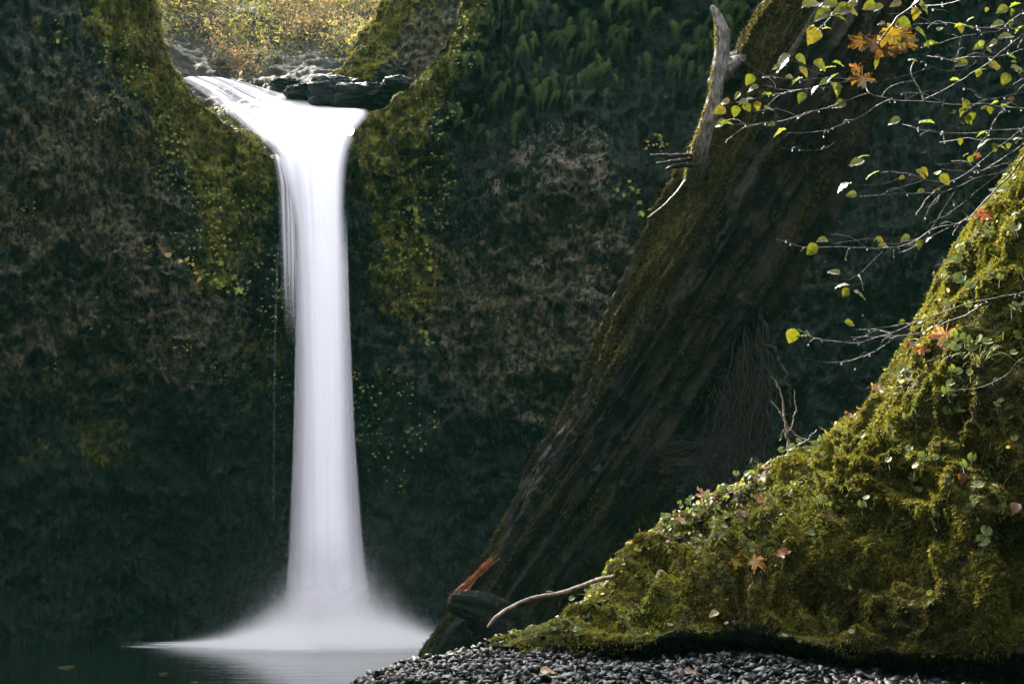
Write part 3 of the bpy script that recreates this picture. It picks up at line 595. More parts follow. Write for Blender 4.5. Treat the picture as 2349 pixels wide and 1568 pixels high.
pb, nb, fb = bank_points(900, np.maximum(blob(BFX, BFY, 1640, 1120, 170, 55), .8 * blob(BFX, BFY, 1330, 1420, 110, 40)) + .5 * blob(BFX, BFY, 1560, 1230, 100, 60) + .5 * sstep(.93, 1, BFT) * (BFX < 2000))
p = np.concatenate([p, pb]); nr = np.concatenate([nr, nb]); n = len(p)
nr2 = unit(nr + rng.normal(0, .75, (n, 3))); a, b = basis(nr2); sz = (.005 + .038 * rng.random(n) ** 4.6)[:, None]
tone = .10 + 1.3 * rng.random((n, 1)) ** 4; colr = tone * np.array([1, 1, 1.03]) * (1 + .12 * rng.normal(0, 1, (n, 3)))
A = Acc(); grp = rng.integers(0, 9, n)
Vs, Fs, Cs, off = [], [], [], 0
for k in range(9):
    s = grp == k; v_, f_, c_ = scatter(ST[k][0], ST[k][1], p[s] + nr[s] * sz[s] * .3, a[s], b[s], nr2[s], sz[s], colr[s]); Vs.append(v_); Fs.append(f_ + off); Cs.append(c_); off += len(v_)
o = link('gravel', mesh_np('gravel', np.concatenate(Vs), np.concatenate(Fs), M['stone'], np.concatenate(Cs), False)); tag(o, 'wet black gravel on the shore below the mossy bank', 'gravel', kind='stuff')
STONES = [(1040, 1512, 34, 'pale flat stone at the crest of the gravel beside the trunk foot', 1.8), (1255, 1530, 30, None, 1.4), (1310, 1556, 44, 'long pale slab at the bottom edge of the gravel', 1.9), (1480, 1508, 36, 'round grey stone half sunk under the moss', 1.3), (1440, 1520, 30, None, 1.1), (1560, 1475, 32, 'grey stone on the gravel right under the moss edge', 1.5),
          (1110, 1536, 26, None, 1.2), (1190, 1556, 28, None, 1.0), (960, 1540, 26, None, 1.1), (900, 1556, 24, None, 1.0), (1380, 1535, 34, None, 1.3), (1640, 1540, 38, 'angular dark stone in the shaded gravel', 1.2), (1520, 1550, 34, None, 1.1), (1240, 1470, 30, None, 1.5), (1330, 1490, 26, None, 1.3), (1160, 1510, 24, None, 1.2),
          (1750, 1545, 40, None, .8), (1840, 1560, 36, None, .8), (1980, 1562, 40, None, .7), (1290, 1512, 22, None, 1.3), (1000, 1560, 26, None, 1.2), (1080, 1562, 24, None, 1.4)]
stone_mesh = [rock_mesh('stone', M['stone'], 1, .8, .5, 30 + k, 3, .42, (t_, t_, t_ * 1.02)) for k, t_ in enumerate((.8, 1.1, 1.5, 1.9))]
def ground_at(V, vx, vy, dx, dy, cond=None):
    d = (vx - dx) ** 2 + (vy - dy) ** 2
    if cond is not None: d = np.where(cond, d, 1e12)
    return V[np.argmin(d)]
gvis = (GV[:, 1] > 3.5) & (GV[:, 1] < 7.6)
for dx, dy, s, lb, tn in STONES:
    q = ground_at(GV, gdx, gdy, dx, dy, gvis); o = link('stone', stone_mesh[min(3, int(tn * 2.1) if tn < 2 else 3)]); o.location = q + [0, 0, .008]; k = s / 2 / F * q[1]
    o.scale = (k, k, k); o.rotation_euler = (random.uniform(-.4, .4), random.uniform(-.4, .4), random.uniform(0, 6))
    tag(o, lb or 'larger dark stone lying among the wet gravel', 'stone', 'larger stones on the gravel shore')

# moss fuzz on the bank
def moss_bank():
    n = 370000; wgt = (1 - .85 * BM[BF, 0].mean(1)) * (.12 + sstep(-.35, .35, fbm(BV[BF].mean(1) * 5, 3, .5, 640))); p, nr, f = bank_points(n, wgt)
    hang = np.clip(1 - nr[:, 2:3], 0, 1); up = unit(nr * .9 + [0, 0, .25] + hang * np.array([-.1, -.25, -.9]) + rng.normal(0, .38, (n, 3))); a, b = basis(up)
    sz = (.0045 + .0075 * rng.random((n, 1))) * (1 + .5 * hang)
    tv = np.array([[-.16, 0, -.2], [.16, 0, -.2], [.45, .1, .9], [0, .1, 1.5], [-.45, -.1, .8], [0, -.35, .7]], float); tf = np.array([[0, 1, 3], [0, 1, 2], [1, 0, 4], [0, 5, 3]])
    big = fbm(p * 1.7, 3, .5, 650); g = np.clip(.55 + .8 * big + rng.normal(0, .16, n), 0, 1)[:, None]
    col = (np.array([.066, .054, .011]) * (1 - g) + np.array([.27, .26, .038]) * g) * (.6 + .5 * rng.random((n, 1)))
    v_, f_, c_ = scatter(tv, tf, p, a, b, up, sz, col)
    o = link('moss', mesh_np('moss', v_, f_, M['moss_tuft'], c_, False)); tag(o, 'bright yellow green moss covering the foreground bank', 'moss', kind='stuff')
moss_bank()
def moss_cliff():
    out = [[], [], []]; off = 0
    for (V, Fq, Mk, n) in ((WV, WF, WM, 62000), (SV, SF, SM, 9000)):
        dx, dy = D(V); fx, fy = dx[Fq].mean(1), dy[Fq].mean(1); wgt = sstep(.22, .75, Mk[Fq, 0].mean(1)) * ((fx > -60) & (fx < 1500) & (fy > -60) & (fy < 1300)) * (.1 + sstep(-.2, .3, fbm(V[Fq].mean(1) * 2.5, 3, .5, 660)))
        p, nr, f = sample_faces(V, Fq, wgt + 1e-12, n); nr = nr * np.where(nr[:, 1:2] > .0, -1, 1)
        up = unit(nr * .8 + [0, -.1, -.25] + rng.normal(0, .45, (n, 3))); a, b = basis(up); sz = .018 + .03 * rng.random((n, 1))
        tv = np.array([[-.2, 0, -.2], [.2, 0, -.2], [.5, .1, .8], [0, .1, 1.4], [-.5, -.1, .8]], float); tf = np.array([[0, 1, 3], [0, 1, 2], [1, 0, 4]])
        g = np.clip(.5 + .9 * fbm(p * .9, 3, .5, 670) + rng.normal(0, .2, n), 0, 1)[:, None]; col = (np.array([.038, .033, .008]) * (1 - g) + np.array([.145, .14, .016]) * g) * (.6 + .6 * rng.random((n, 1)))
        v_, f_, c_ = scatter(tv, tf, p, a, b, up, sz, col); out[0].append(v_); out[1].append(f_ + off); out[2].append(c_); off += len(v_)
    # dead moss, rootlets and crumbs of plants over the rest of the wall
    fx, fy = WFX, WFY; ce = WV[WF].mean(1); wgt = ((fx > -60) & (fx < 2400) & (fy > -60) & (fy < 1460)) * (.04 + sstep(.0, .45, fbm(ce * [2.2, 2.2, 1.6], 4, .55, 680))) * (.35 + WM[WF, 1].mean(1))
    n = 60000; p, nr, f = sample_faces(WV, WF, wgt + 1e-12, n); nr = nr * np.where(nr[:, 1:2] > .0, -1, 1); up = unit(nr * .5 + [0, -.2, -.15] + rng.normal(0, .7, (n, 3))); a, b = basis(up); sz = .018 + .05 * rng.random((n, 1)) ** 2.5
    tv = np.array([[-.25, 0, -.2], [.25, 0, -.2], [.45, .1, .8], [0, .1, 1.6], [-.45, -.1, .9]], float); tf = np.array([[0, 1, 3], [0, 1, 2], [1, 0, 4]])
    pal = np.array([[.055, .042, .030], [.090, .068, .045], [.030, .034, .012], [.060, .052, .014], [.016, .018, .016], [.13, .11, .085]]); col = pal[rng.choice(6, n, p=[.28, .16, .2, .14, .18, .04])] * (.5 + .8 * rng.random((n, 1)))
    v_, f_, c_ = scatter(tv, tf, p, a, b, up, sz, col); out[0].append(v_); out[1].append(f_ + off); out[2].append(c_); off += len(v_)
    o = link('moss', mesh_np('moss', np.concatenate(out[0]), np.concatenate(out[1]), M['moss_tuft'], np.concatenate(out[2]), False)); tag(o, 'olive moss hanging on the cliff around the falls', 'moss', kind='stuff')
moss_cliff()

# ------------------------------------------------------------------ leaning trunk
def build_trunk():
    ax = [(1075, 1640, 165, 20.2), (1160, 1480, 150, 19.6), (1258, 1300, 143, 19.0), (1345, 1150, 146, 18.6), (1435, 1000, 150, 18.2), (1568, 760, 168, 17.6), (1670, 560, 180, 17.1), (1738, 430, 178, 16.8), (1800, 300, 175, 16.5), (1875, 130, 172, 16.1), (1945, 0, 155, 15.8), (2030, -160, 150, 15.4), (2130, -350, 145, 15.0)]
    n, m = 760, 260; pts = np.array([P(a[0], a[1], a[3]) for a in ax]); rad = np.array([a[2] * .885 / F * a[3] for a in ax])
    q = smooth_path(pts, n); L = np.concatenate([[0], np.cumsum(np.linalg.norm(np.diff(pts, axis=0), axis=1))]); r = np.interp(np.linspace(0, L[-1], n), L, rad)
    k = np.hanning(61); k /= k.sum(); r = np.convolve(np.concatenate([np.full(30, r[0]), r, np.full(30, r[-1])]), k, 'valid')
    t, a, b = frames(q); th = np.linspace(0, 2 * np.pi, m, endpoint=False); s = np.linspace(0, L[-1], n)
    tw = th[None] + .10 * s[:, None]
    cyl = lambda f, g: np.stack([np.cos(tw) * f, np.sin(tw) * f, s[:, None] * g + 0 * tw], -1)
    d = .13 * fbm(cyl(1.5, .22), 3, .5, 800) + .16 * fbm(cyl(3.2, .35), 3, .5, 810, True) + .15 * fbm(cyl(4.6, .42), 4, .55, 820, True) + .050 * fbm(cyl(20, 2.2), 3, .6, 830, True)
    rr = r[:, None] * (.95 + d); V = q[:, None] + rr[..., None] * (np.cos(th)[None, :, None] * a[:, None] + np.sin(th)[None, :, None] * b[:, None])
    V = V.reshape(-1, 3); dx, dy = D(V); Nn = np.repeat(unit(V.reshape(n, m, 3) - q[:, None]), 1, 1).reshape(-1, 3)
    nz = fbm(V * [1.2, 1.2, .8], 3, .5, 840)
    left = sstep(-.05, .75, -Nn[:, 0] * .85 + Nn[:, 2] * .5)
    mossm = np.clip(.75 * left * sstep(1150, 500, dy) + .22 * nz + .1 * sstep(900, 300, dy), 0, 1)
    mask = np.stack([mossm, 0 * mossm, 0 * mossm, 0 * mossm + 1], -1)
    base = pts[1].copy(); base[2] = 0
    log = empty('leaning_tree', base, 'huge dark tree trunk leaning over the pool beside the mossy bank', 'tree')
    uv = np.stack([(tw / (2 * np.pi)) + 0 * s[:, None], s[:, None] / 3 + 0 * tw], -1).reshape(-1, 2)
    link('trunk', mesh_np('trunk', V, grid_faces(n, m, True), M['bark'], mask, True, base, uv, 'mask'), log)
    # fringe of moss and bark chips on the trunk
    Fq = grid_faces(n, m, True); w_ = sstep(.3, .8, mossm[Fq].mean(1)) * (.15 + sstep(-.1, .25, fbm((cyl(4, .6).reshape(-1, 3))[Fq[:, 0]], 3, .55, 846))) * (dy[Fq].mean(1) < 1350) * (Nn[Fq, 1].mean(1) < .4)
    p, nr, f = sample_faces(V, Fq, w_ + .5 * (Nn[Fq, 1].mean(1) < .4) * sstep(.05, .3, fbm((cyl(5, .8).reshape(-1, 3))[Fq[:, 0]], 3, .55, 845)), 60000); nr = Nn[Fq[f, 0]]
    up = unit(nr + [-.1, 0, -.5] + rng.normal(0, .4, (len(p), 3))); aa, bb = basis(up); tv = np.array([[-.2, 0, -.2], [.2, 0, -.2], [.4, .1, .8], [0, .1, 1.6], [-.4, -.1, .8]], float); tf = np.array([[0, 1, 3], [0, 1, 2], [1, 0, 4]])
    g = np.clip(.4 + .7 * fbm(p * 1.5, 3, .5, 850) + rng.normal(0, .2, len(p)), 0, 1)[:, None]; col = (np.array([.018, .015, .006]) * (1 - g) + np.array([.105, .088, .014]) * g)
    v_, f_, c_ = scatter(tv, tf, p, aa, bb, up, .014 + .03 * rng.random((len(p), 1)) ** 2, col * np.where(rng.random((len(p), 1)) < .25, [[1.2, 1.1, 1.9]], [[1, 1, 1]])); link('trunk_moss', mesh_np('trunk_moss', v_, f_, M['moss_tuft'], c_, False, base), log)
    # grey broken limb that stands up from the trunk
    def limb(name, pts, radii, mat, nn=90, mm=40, rough=.22, seed=0, mossy=None):
        Q = smooth_path(PP(pts), nn, .008, seed); tt_, a_, b_ = frames(Q); R_ = np.interp(np.linspace(0, 1, nn), np.linspace(0, 1, len(radii)), radii); T_ = np.linspace(0, 2 * np.pi, mm, endpoint=False)
        S_ = np.linspace(0, 1, nn)[:, None] * np.linalg.norm(np.diff(Q, axis=0), axis=1).sum()
        dd = 1 + rough * fbm(np.stack([np.cos(T_)[None] * 2 + 0 * S_, np.sin(T_)[None] * 2 + 0 * S_, S_ * 1.5 + 0 * T_], -1), 4, .55, 860 + seed, True)
        Vv = Q[:, None] + (R_[:, None] * dd)[..., None] * (np.cos(T_)[None, :, None] * a_[:, None] + np.sin(T_)[None, :, None] * b_[:, None])
        V0 = np.concatenate([Vv.reshape(-1, 3), Q[-1:] + unit(Q[-1:] - Q[-4:-3]) * R_[-1] * .5, Q[:1]]); j = np.arange(mm); k = (j + 1) % mm; T0 = np.concatenate([np.stack([(nn - 1) * mm + j, (nn - 1) * mm + k, 0 * j + nn * mm], 1), np.stack([k, j, 0 * j + nn * mm + 1], 1)])
        return link(name, mesh_np(name, V0, [grid_faces(nn, mm, True), T0], mat, origin=base, uv=np.zeros((len(V0), 2))), log), Vv
    sn, sv = limb('broken_limb', [(1590, 420, 16.5), (1606, 345, 16.15), (1628, 270, 16.0), (1646, 190, 16.0), (1655, 120, 16.0), (1654, 60, 16.0), (1634, 14, 16.0)], [.11, .10, .085, .075, .085, .08, .025], M['snag'], 130, 48, .22, 1)
    V1 = sv.reshape(-1, 3); Fq1 = grid_faces(130, 48, True); d1x, d1y = D(V1); cx = np.interp(d1y, [14, 60, 120, 190, 270, 345], [1634, 1654, 1655, 1646, 1628, 1608])
    wl = ((d1x - cx)[Fq1].mean(1) < -6) * (d1y[Fq1].mean(1) > 45) * (.2 + .8 * ((d1y[Fq1].mean(1) < 110) | (d1y[Fq1].mean(1) > 150)))
    p, nr, f = sample_faces(V1, Fq1, wl + 1e-9, 1800); up = unit(np.array([[-.5, -.6, .1]]) + rng.normal(0, .5, (1800, 3))); aa, bb = basis(up); g = rng.random((1800, 1))
    v_, f_, c_ = scatter(tv, tf, p, aa, bb, up, .014 + .014 * g, np.array([.075, .06, .012]) * (1 - g) + np.array([.19, .17, .025]) * g); o = link('moss_cushion', mesh_np('moss_cushion', v_, f_, M['moss_tuft'], c_, False, base), sn)
    limb('limb_stub', [(1650, 175, 16.05), (1680, 150, 16.0), (1722, 122, 16.0)], [.10, .07, .02], M['snag'], 50, 24, .3, 2)
    limb('bark_burl', [(1660, 200, 16.3), (1690, 170, 16.2), (1730, 180, 16.2)], [.16, .22, .1], M['bark'], 50, 40, .35, 3)
    for k, (pp, rd) in enumerate([([(1592, 355, 16.2), (1540, 357, 16.0), (1494, 356, 15.9)], [.022, .02, .014]), ([(1590, 366, 16.2), (1545, 370, 16.0), (1508, 375, 15.9)], [.024, .02, .012]), ([(1588, 380, 16.2), (1550, 380, 16.0), (1528, 388, 15.9)], [.02, .03, .012]),
                                  ([(1572, 415, 16.3), (1555, 438, 16.1), (1520, 475, 15.9), (1486, 500, 15.8)], [.018, .017, .015, .009])]):
        limb('broken_branch', pp, rd, M['root'], 40, 10, .25, 10 + k)
    # stub with torn orange wood at the foot
    limb('foot_stub', [(1150, 1440, 18.4), (1095, 1395, 18.2), (1052, 1382, 18.1), (1036, 1378, 18.1)], [.34, .26, .18, .12], M['bark'], 60, 40, .35, 4)
    A = Acc()
    for i in range(70):
        u = rng.random(); lft = u < .38; c = P(1040 + 22 * rng.random(), 1366 + 7 * rng.normal(), 18.05) if lft else P(1056 + 66 * (u - .38) / .62 + rng.normal(0, 3), 1352 - 64 * ((u - .38) / .62) ** 1.1 + rng.normal(0, 5), 18.1 + .25 * u)
        dirv = unit(np.array([-.9, -.1, .1]) + rng.normal(0, .25, 3)) if lft else unit(np.array([.66, .1, .72]) + rng.normal(0, .12, 3)); ln = rng.uniform(.10, .24) if lft else rng.uniform(.18, .42); wd = rng.uniform(.01, .026)
        a_, b_ = basis(dirv[None]); v_ = np.array([c - dirv * ln * .5 + a_[0] * wd, c - dirv * ln * .5 - a_[0] * wd, c - dirv * ln * .5 + b_[0] * wd * .6, c + dirv * ln * .5 + a_[0] * wd * .2, c + dirv * ln * .45 - a_[0] * wd * .2, c + dirv * ln * .4 + b_[0] * wd * .1])
        A.add(v_, np.array([[0, 1, 4, 3], [1, 2, 5, 4], [2, 0, 3, 5]])); A.add(v_, np.array([[0, 2, 1], [3, 4, 5]]))
    o = link('torn_wood', A.mesh('torn_wood', M['splinter'], base, False), log); o['label'] = 'torn orange splintered wood on the broken foot'
    # hanging roots and twigs under the trunk
    A = Acc()
    for i in range(170):
        u = rng.random(); s0 = np.array([1735 - 90 * u + rng.normal(0, 14), 740 + 150 * u + rng.normal(0, 22)]); e = np.array([1560 + 200 * rng.random() ** .8, 1010 + 110 * rng.random()]); e[1] -= 60 * (e[0] > 1700)
        y0 = 17.0 + rng.normal(0, .15); mid = s0 * .5 + e * .5 + [30 + rng.normal(0, 22), rng.normal(0, 20)]
        q_ = smooth_path(PP([(*s0, y0), (*mid, y0 - .2), (*e, y0 - .3 + rng.normal(0, .2))]), 16, .05, i); A.add(*tube(q_, np.linspace(rng.uniform(.003, .010), .002, 16), 3))
    for i in range(170):
        c = np.array([1560 + 190 * rng.random(), 1010 + 110 * rng.random()]); an = rng.normal(.2, .6); ln = rng.uniform(40, 110); e = c + ln * np.array([-math.cos(an), math.sin(an) * .7]); y0 = 16.8 + rng.normal(0, .2)
        q_ = smooth_path(PP([(*c, y0), (*(c * .5 + e * .5 + rng.normal(0, 12, 2)), y0), (*e, y0)]), 12, .04, i + 900); A.add(*tube(q_, np.linspace(.006, .0025, 12), 3))
    for pts_ in ([(1740, 700, 16.8), (1757, 780, 16.8), (1762, 900, 16.8), (1752, 1060, 16.8)], [(1757, 780, 16.8), (1800, 860, 16.7), (1815, 930, 16.6)], [(1700, 800, 16.9), (1712, 900, 16.8), (1720, 1040, 16.7)]):
        A.add(*tube(smooth_path(PP(pts_), 40, .05, 3), np.linspace(.035, .012, 40), 6))
    link('root_tangle', A.mesh('root_tangle', M['root'], base), log)
build_trunk()

# ------------------------------------------------------------------ leaf templates
def leaf_tpl(kind, seed=0):
    r = np.random.default_rng(seed); n = 14
    if kind == 'ovate':            # toothed leaf folded along its midrib
        y = np.linspace(0, 1, n); wv = .42 * np.sin(np.pi * np.clip(y, 0, 1) ** .72) ** .9 * (1 - .15 * y); wv = wv * (1 + .10 * (np.arange(n) % 2)); wv[0] = .015; wv[-1] = 0.0
        fold = r.uniform(.15, .55); bend = r.uniform(-.45, -.05); rows = []
        for yy, ww in zip(y, wv):
            z = bend * yy ** 2
            rows += [[-ww, yy, z + fold * ww * .8 + .03 * r.normal()], [-ww * .5, yy, z + fold * ww * .5], [0, yy, z], [ww * .5, yy, z + fold * ww * .5], [ww, yy, z + fold * ww * .8 + .03 * r.normal()]]
        V = np.array(rows); return V, grid_faces(n, 5)
    if kind == 'maple':
        lob = [(-150, .38), (-118, .62), (-95, .34), (-62, .92), (-32, .42), (0, 1.05), (32, .42), (62, .92), (95, .34), (118, .62), (150, .38)]; pts = []
        for k, (an, rr) in enumerate(lob):
            A0 = R(an); pts.append((math.sin(A0) * rr, math.cos(A0) * rr))
            if rr > .5:
                for dd, kf in ((-9, .78), (9, .78)): pass
        out = []
        for k, (an, rr) in enumerate(lob):
            A0 = R(an)
            if rr > .5:
                for da, f_ in ((-22, .60), (-17, .80), (-9, .80), (-4, .92), (0, 1), (4, .92), (9, .80), (17, .80), (22, .60)): out.append((math.sin(A0 + R(da)) * rr * f_, math.cos(A0 + R(da)) * rr * f_))
            else: out.append((math.sin(A0) * rr, math.cos(A0) * rr))
        out = np.array(out) * .55; m = len(out); rad = np.hypot(out[:, 0], out[:, 1]); curl = r.uniform(-.25, .6)
        z = curl * rad ** 2 + .09 * r.normal(0, 1, m) * rad * 1.6; inner = np.c_[out * .5, z * .3 - .01]; V = np.concatenate([np.c_[out, z], inner, [[0, 0, 0]]]); j = np.arange(m - 1)
        Q = np.stack([j, j + 1, m + j + 1, m + j], 1); T = np.stack([m + j, m + j + 1, 0 * j + 2 * m], 1)
        V[:, 1] += .2; st = np.array([[-.012, .2, 0], [.012, .2, 0], [.02, -.25, .05], [0, -.25, .05]]); Q = np.concatenate([Q, [[len(V), len(V) + 1, len(V) + 2, len(V) + 3]]]); V = np.concatenate([V, st])
        return V, [Q, T]
    if kind == 'round':            # scalloped kidney leaf, slightly cupped
        m = 26; th = np.linspace(R(22), R(338), m); rr = .5 * (1 + .05 * np.cos(th * 13)) * (1 - .06 * np.cos(th)); V = np.c_[np.sin(th) * rr, -np.cos(th) * rr, .10 * (rr / .5) ** 2 + .03 * r.normal(0, 1, m)]
        V = np.concatenate([V, np.c_[V[:, :2] * .55, V[:, 2] * .2], [[0, 0, 0]]]); j = np.arange(m - 1); return V, [np.stack([j, j + 1, m + j + 1, m + j], 1), np.stack([m + j, m + j + 1, 0 * j + 2 * m], 1)]
def leaf_mesh(name, kind, col, mat, seed, size=1.0):
    V, Fs = leaf_tpl(kind, seed); V = V * size; r = np.random.default_rng(seed + 50); c = np.tile(col, (len(V), 1)).astype(float)
    if kind == 'maple':
        e = np.clip(np.hypot(V[:, 0], V[:, 1] - .2 * size) / (.55 * size), 0, 1)[:, None]; c = c * (1 - e * .8) + np.array([.36, .11, .018]) * e * .8 if col[1] > .2 else c * (1 - .35 * e)
    else: c = c * (1 + .15 * r.normal(0, 1, (len(V), 1)))
    return mesh_np(name, V, Fs, mat, np.clip(c, .002, .9), True)
def orient(o, dir_, nrm):
    y = Vector(dir_).normalized(); z = (Vector(nrm) - y * Vector(nrm).dot(y)).normalized(); x = y.cross(z)
    o.rotation_euler = Matrix((x, y, z)).transposed().to_euler()

# ------------------------------------------------------------------ overhanging branches at the right
def branch_thing(label, base_px, main, twigs, leaves, seed):
    loc = P(*base_px); root = empty('overhanging_branch', loc, label, 'branch', 'branches reaching in over the pool')
    rs = random.Random(seed); r2 = np.random.default_rng(seed); drops = Acc(); paths = []
    import bmesh
    bm = bmesh.new(); bmesh.ops.create_icosphere(bm, subdivisions=1, radius=1); IV = np.array([v.co for v in bm.verts]); IF = np.array([[v.index for v in f.verts] for f in bm.faces]); bm.free()
    def stem(name, pts, r0, r1, sd, fine=True):
        if pts[0][0] >= 2400: pts = [(2640, pts[0][1] * .6 + 170, 7.0)] + list(pts)       # rooted in the bank beyond the picture
        W = PP(pts); L = np.linalg.norm(np.diff(W, axis=0), axis=1).sum(); n = max(10, int(L / .02)); q = smooth_path(W, n, .012 * min(1, L), sd); A = Acc(); A.add(*tube(q, np.linspace(r0 * .72, r1 * .72, n), 6)); paths.append(q)
        k = 3
        while fine and k < n - 2:                   # short side twigs and buds
            k += r2.integers(4, 13); 
            if k >= n - 2: break
            t_ = unit(q[k + 1] - q[k - 1]); sd_ = unit(np.array([r2.normal(0, .5), r2.normal(0, .5), r2.normal(0, .7)]) + t_ * .9); l_ = r2.uniform(.02, .05) if r2.random() < .6 else r2.uniform(.06, .24)
            w2 = smooth_path([q[k], q[k] + sd_ * l_ * .5 + [0, 0, .01], q[k] + sd_ * l_ + [0, 0, -.15 * l_]], 7, .006, int(sd * 31 + k)); A.add(*tube(w2, np.linspace(min(r1, .003) , .0012, 7), 4))
            if l_ > .06 and r2.random() < .6: paths.append(w2)
            if r2.random() < .75: drops.add(IV * [.0042, .0042, .0055] * r2.uniform(.6, 1.25) + q[k] + [0, 0, -.007], IF)
            if r2.random() < .45: drops.add(IV * [.0040, .0040, .0052] * r2.uniform(.6, 1.2) + w2[-1] + [0, 0, -.006], IF)
        return link(name, A.mesh(name, M['twig'], loc), root)
    stem('bough', main[0], main[1], main[2], seed)
    for i, (pts, r0, r1) in enumerate(twigs): stem('twig', pts, r0, r1, seed + 3 + i)
    AP = np.concatenate(paths); ax, ay = D(AP)
    for (x, y, s, kind, ang) in leaves:
        k = np.argmin((ax - x) ** 2 + (ay - y) ** 2); Y = AP[k, 1] + rs.uniform(-.05, .05); c = P(x, y, Y); size = s / F * Y * (1.2 if kind == 'm' else .88)
        a_ = R(ang); d = np.array([math.cos(a_), rs.uniform(-.45, .45), math.sin(a_)])
        if kind == 'w': nrm = np.array([rs.uniform(-.3, .3), rs.uniform(-.35, .1), 1.0])
        elif kind == 'm' or kind == 'o': nrm = np.array([rs.uniform(-.3, .3), -1, rs.uniform(.0, .5)])
        else: nrm = np.array([rs.uniform(-.4, .4), rs.uniform(-1, -.5), rs.uniform(.2, .9)])
        pool_ = LEAFM[kind]; o = link('maple_leaf' if kind in 'mo' else 'leaf', rs.choice(pool_), root, tuple(c - loc - unit(d) * size * .5)); o.scale = (size,) * 3; orient(o, unit(d), nrm)
        if kind == 'm': o['label'] = 'yellow and orange maple leaf'
        if kind == 'o': o['label'] = 'brown withered leaf'
        # leaf stalk to the twig
    o = link('water_drops', drops.mesh('water_drops', M['drop'], loc), root); o['kind'] = 'stuff'
    return root
m = Mat('water_drop'); M['drop'] = m.surf(m.principled((.9, .93, .95), .03, .9, Transmission_Weight=.55, IOR=1.33))  # white body colour stands in for the sparkle of clear drops
LEAFM = {'g': [leaf_mesh('leaf', 'ovate', c, M['leaf'], i) for i, c in enumerate([(.068, .082, .010), (.085, .090, .011), (.058, .072, .011), (.092, .080, .011), (.064, .074, .009)])],
         'w': [leaf_mesh('leaf', 'ovate', c, M['leaf'], 20 + i) for i, c in enumerate([(.14, .17, .03), (.12, .15, .03), (.15, .17, .04)])],  # lighter copies of the leaf green, painting in the sky glint on upturned leaves
         'm': [leaf_mesh('maple_leaf', 'maple', c, M['autumn'], 40 + i) for i, c in enumerate([(.15, .078, .012), (.12, .058, .010), (.17, .11, .014)])],
         'o': [leaf_mesh('maple_leaf', 'maple', (.20, .085, .03), M['autumn'], 60 + i) for i in range(2)]}
def q3(l): return [(1503.3 + .36 * x, .36 * y) for x, y in l]
def lv(l, fx, fy):    # (x, y, length, kind, angle)
    return [(fx(x), fy(y), s, k, a) for x, y, s, k, a in l]
c3x = lambda x: 1503.3 + .36 * x; c3y = lambda y: .36 * y; c6y = lambda y: 516.8 + .36 * y
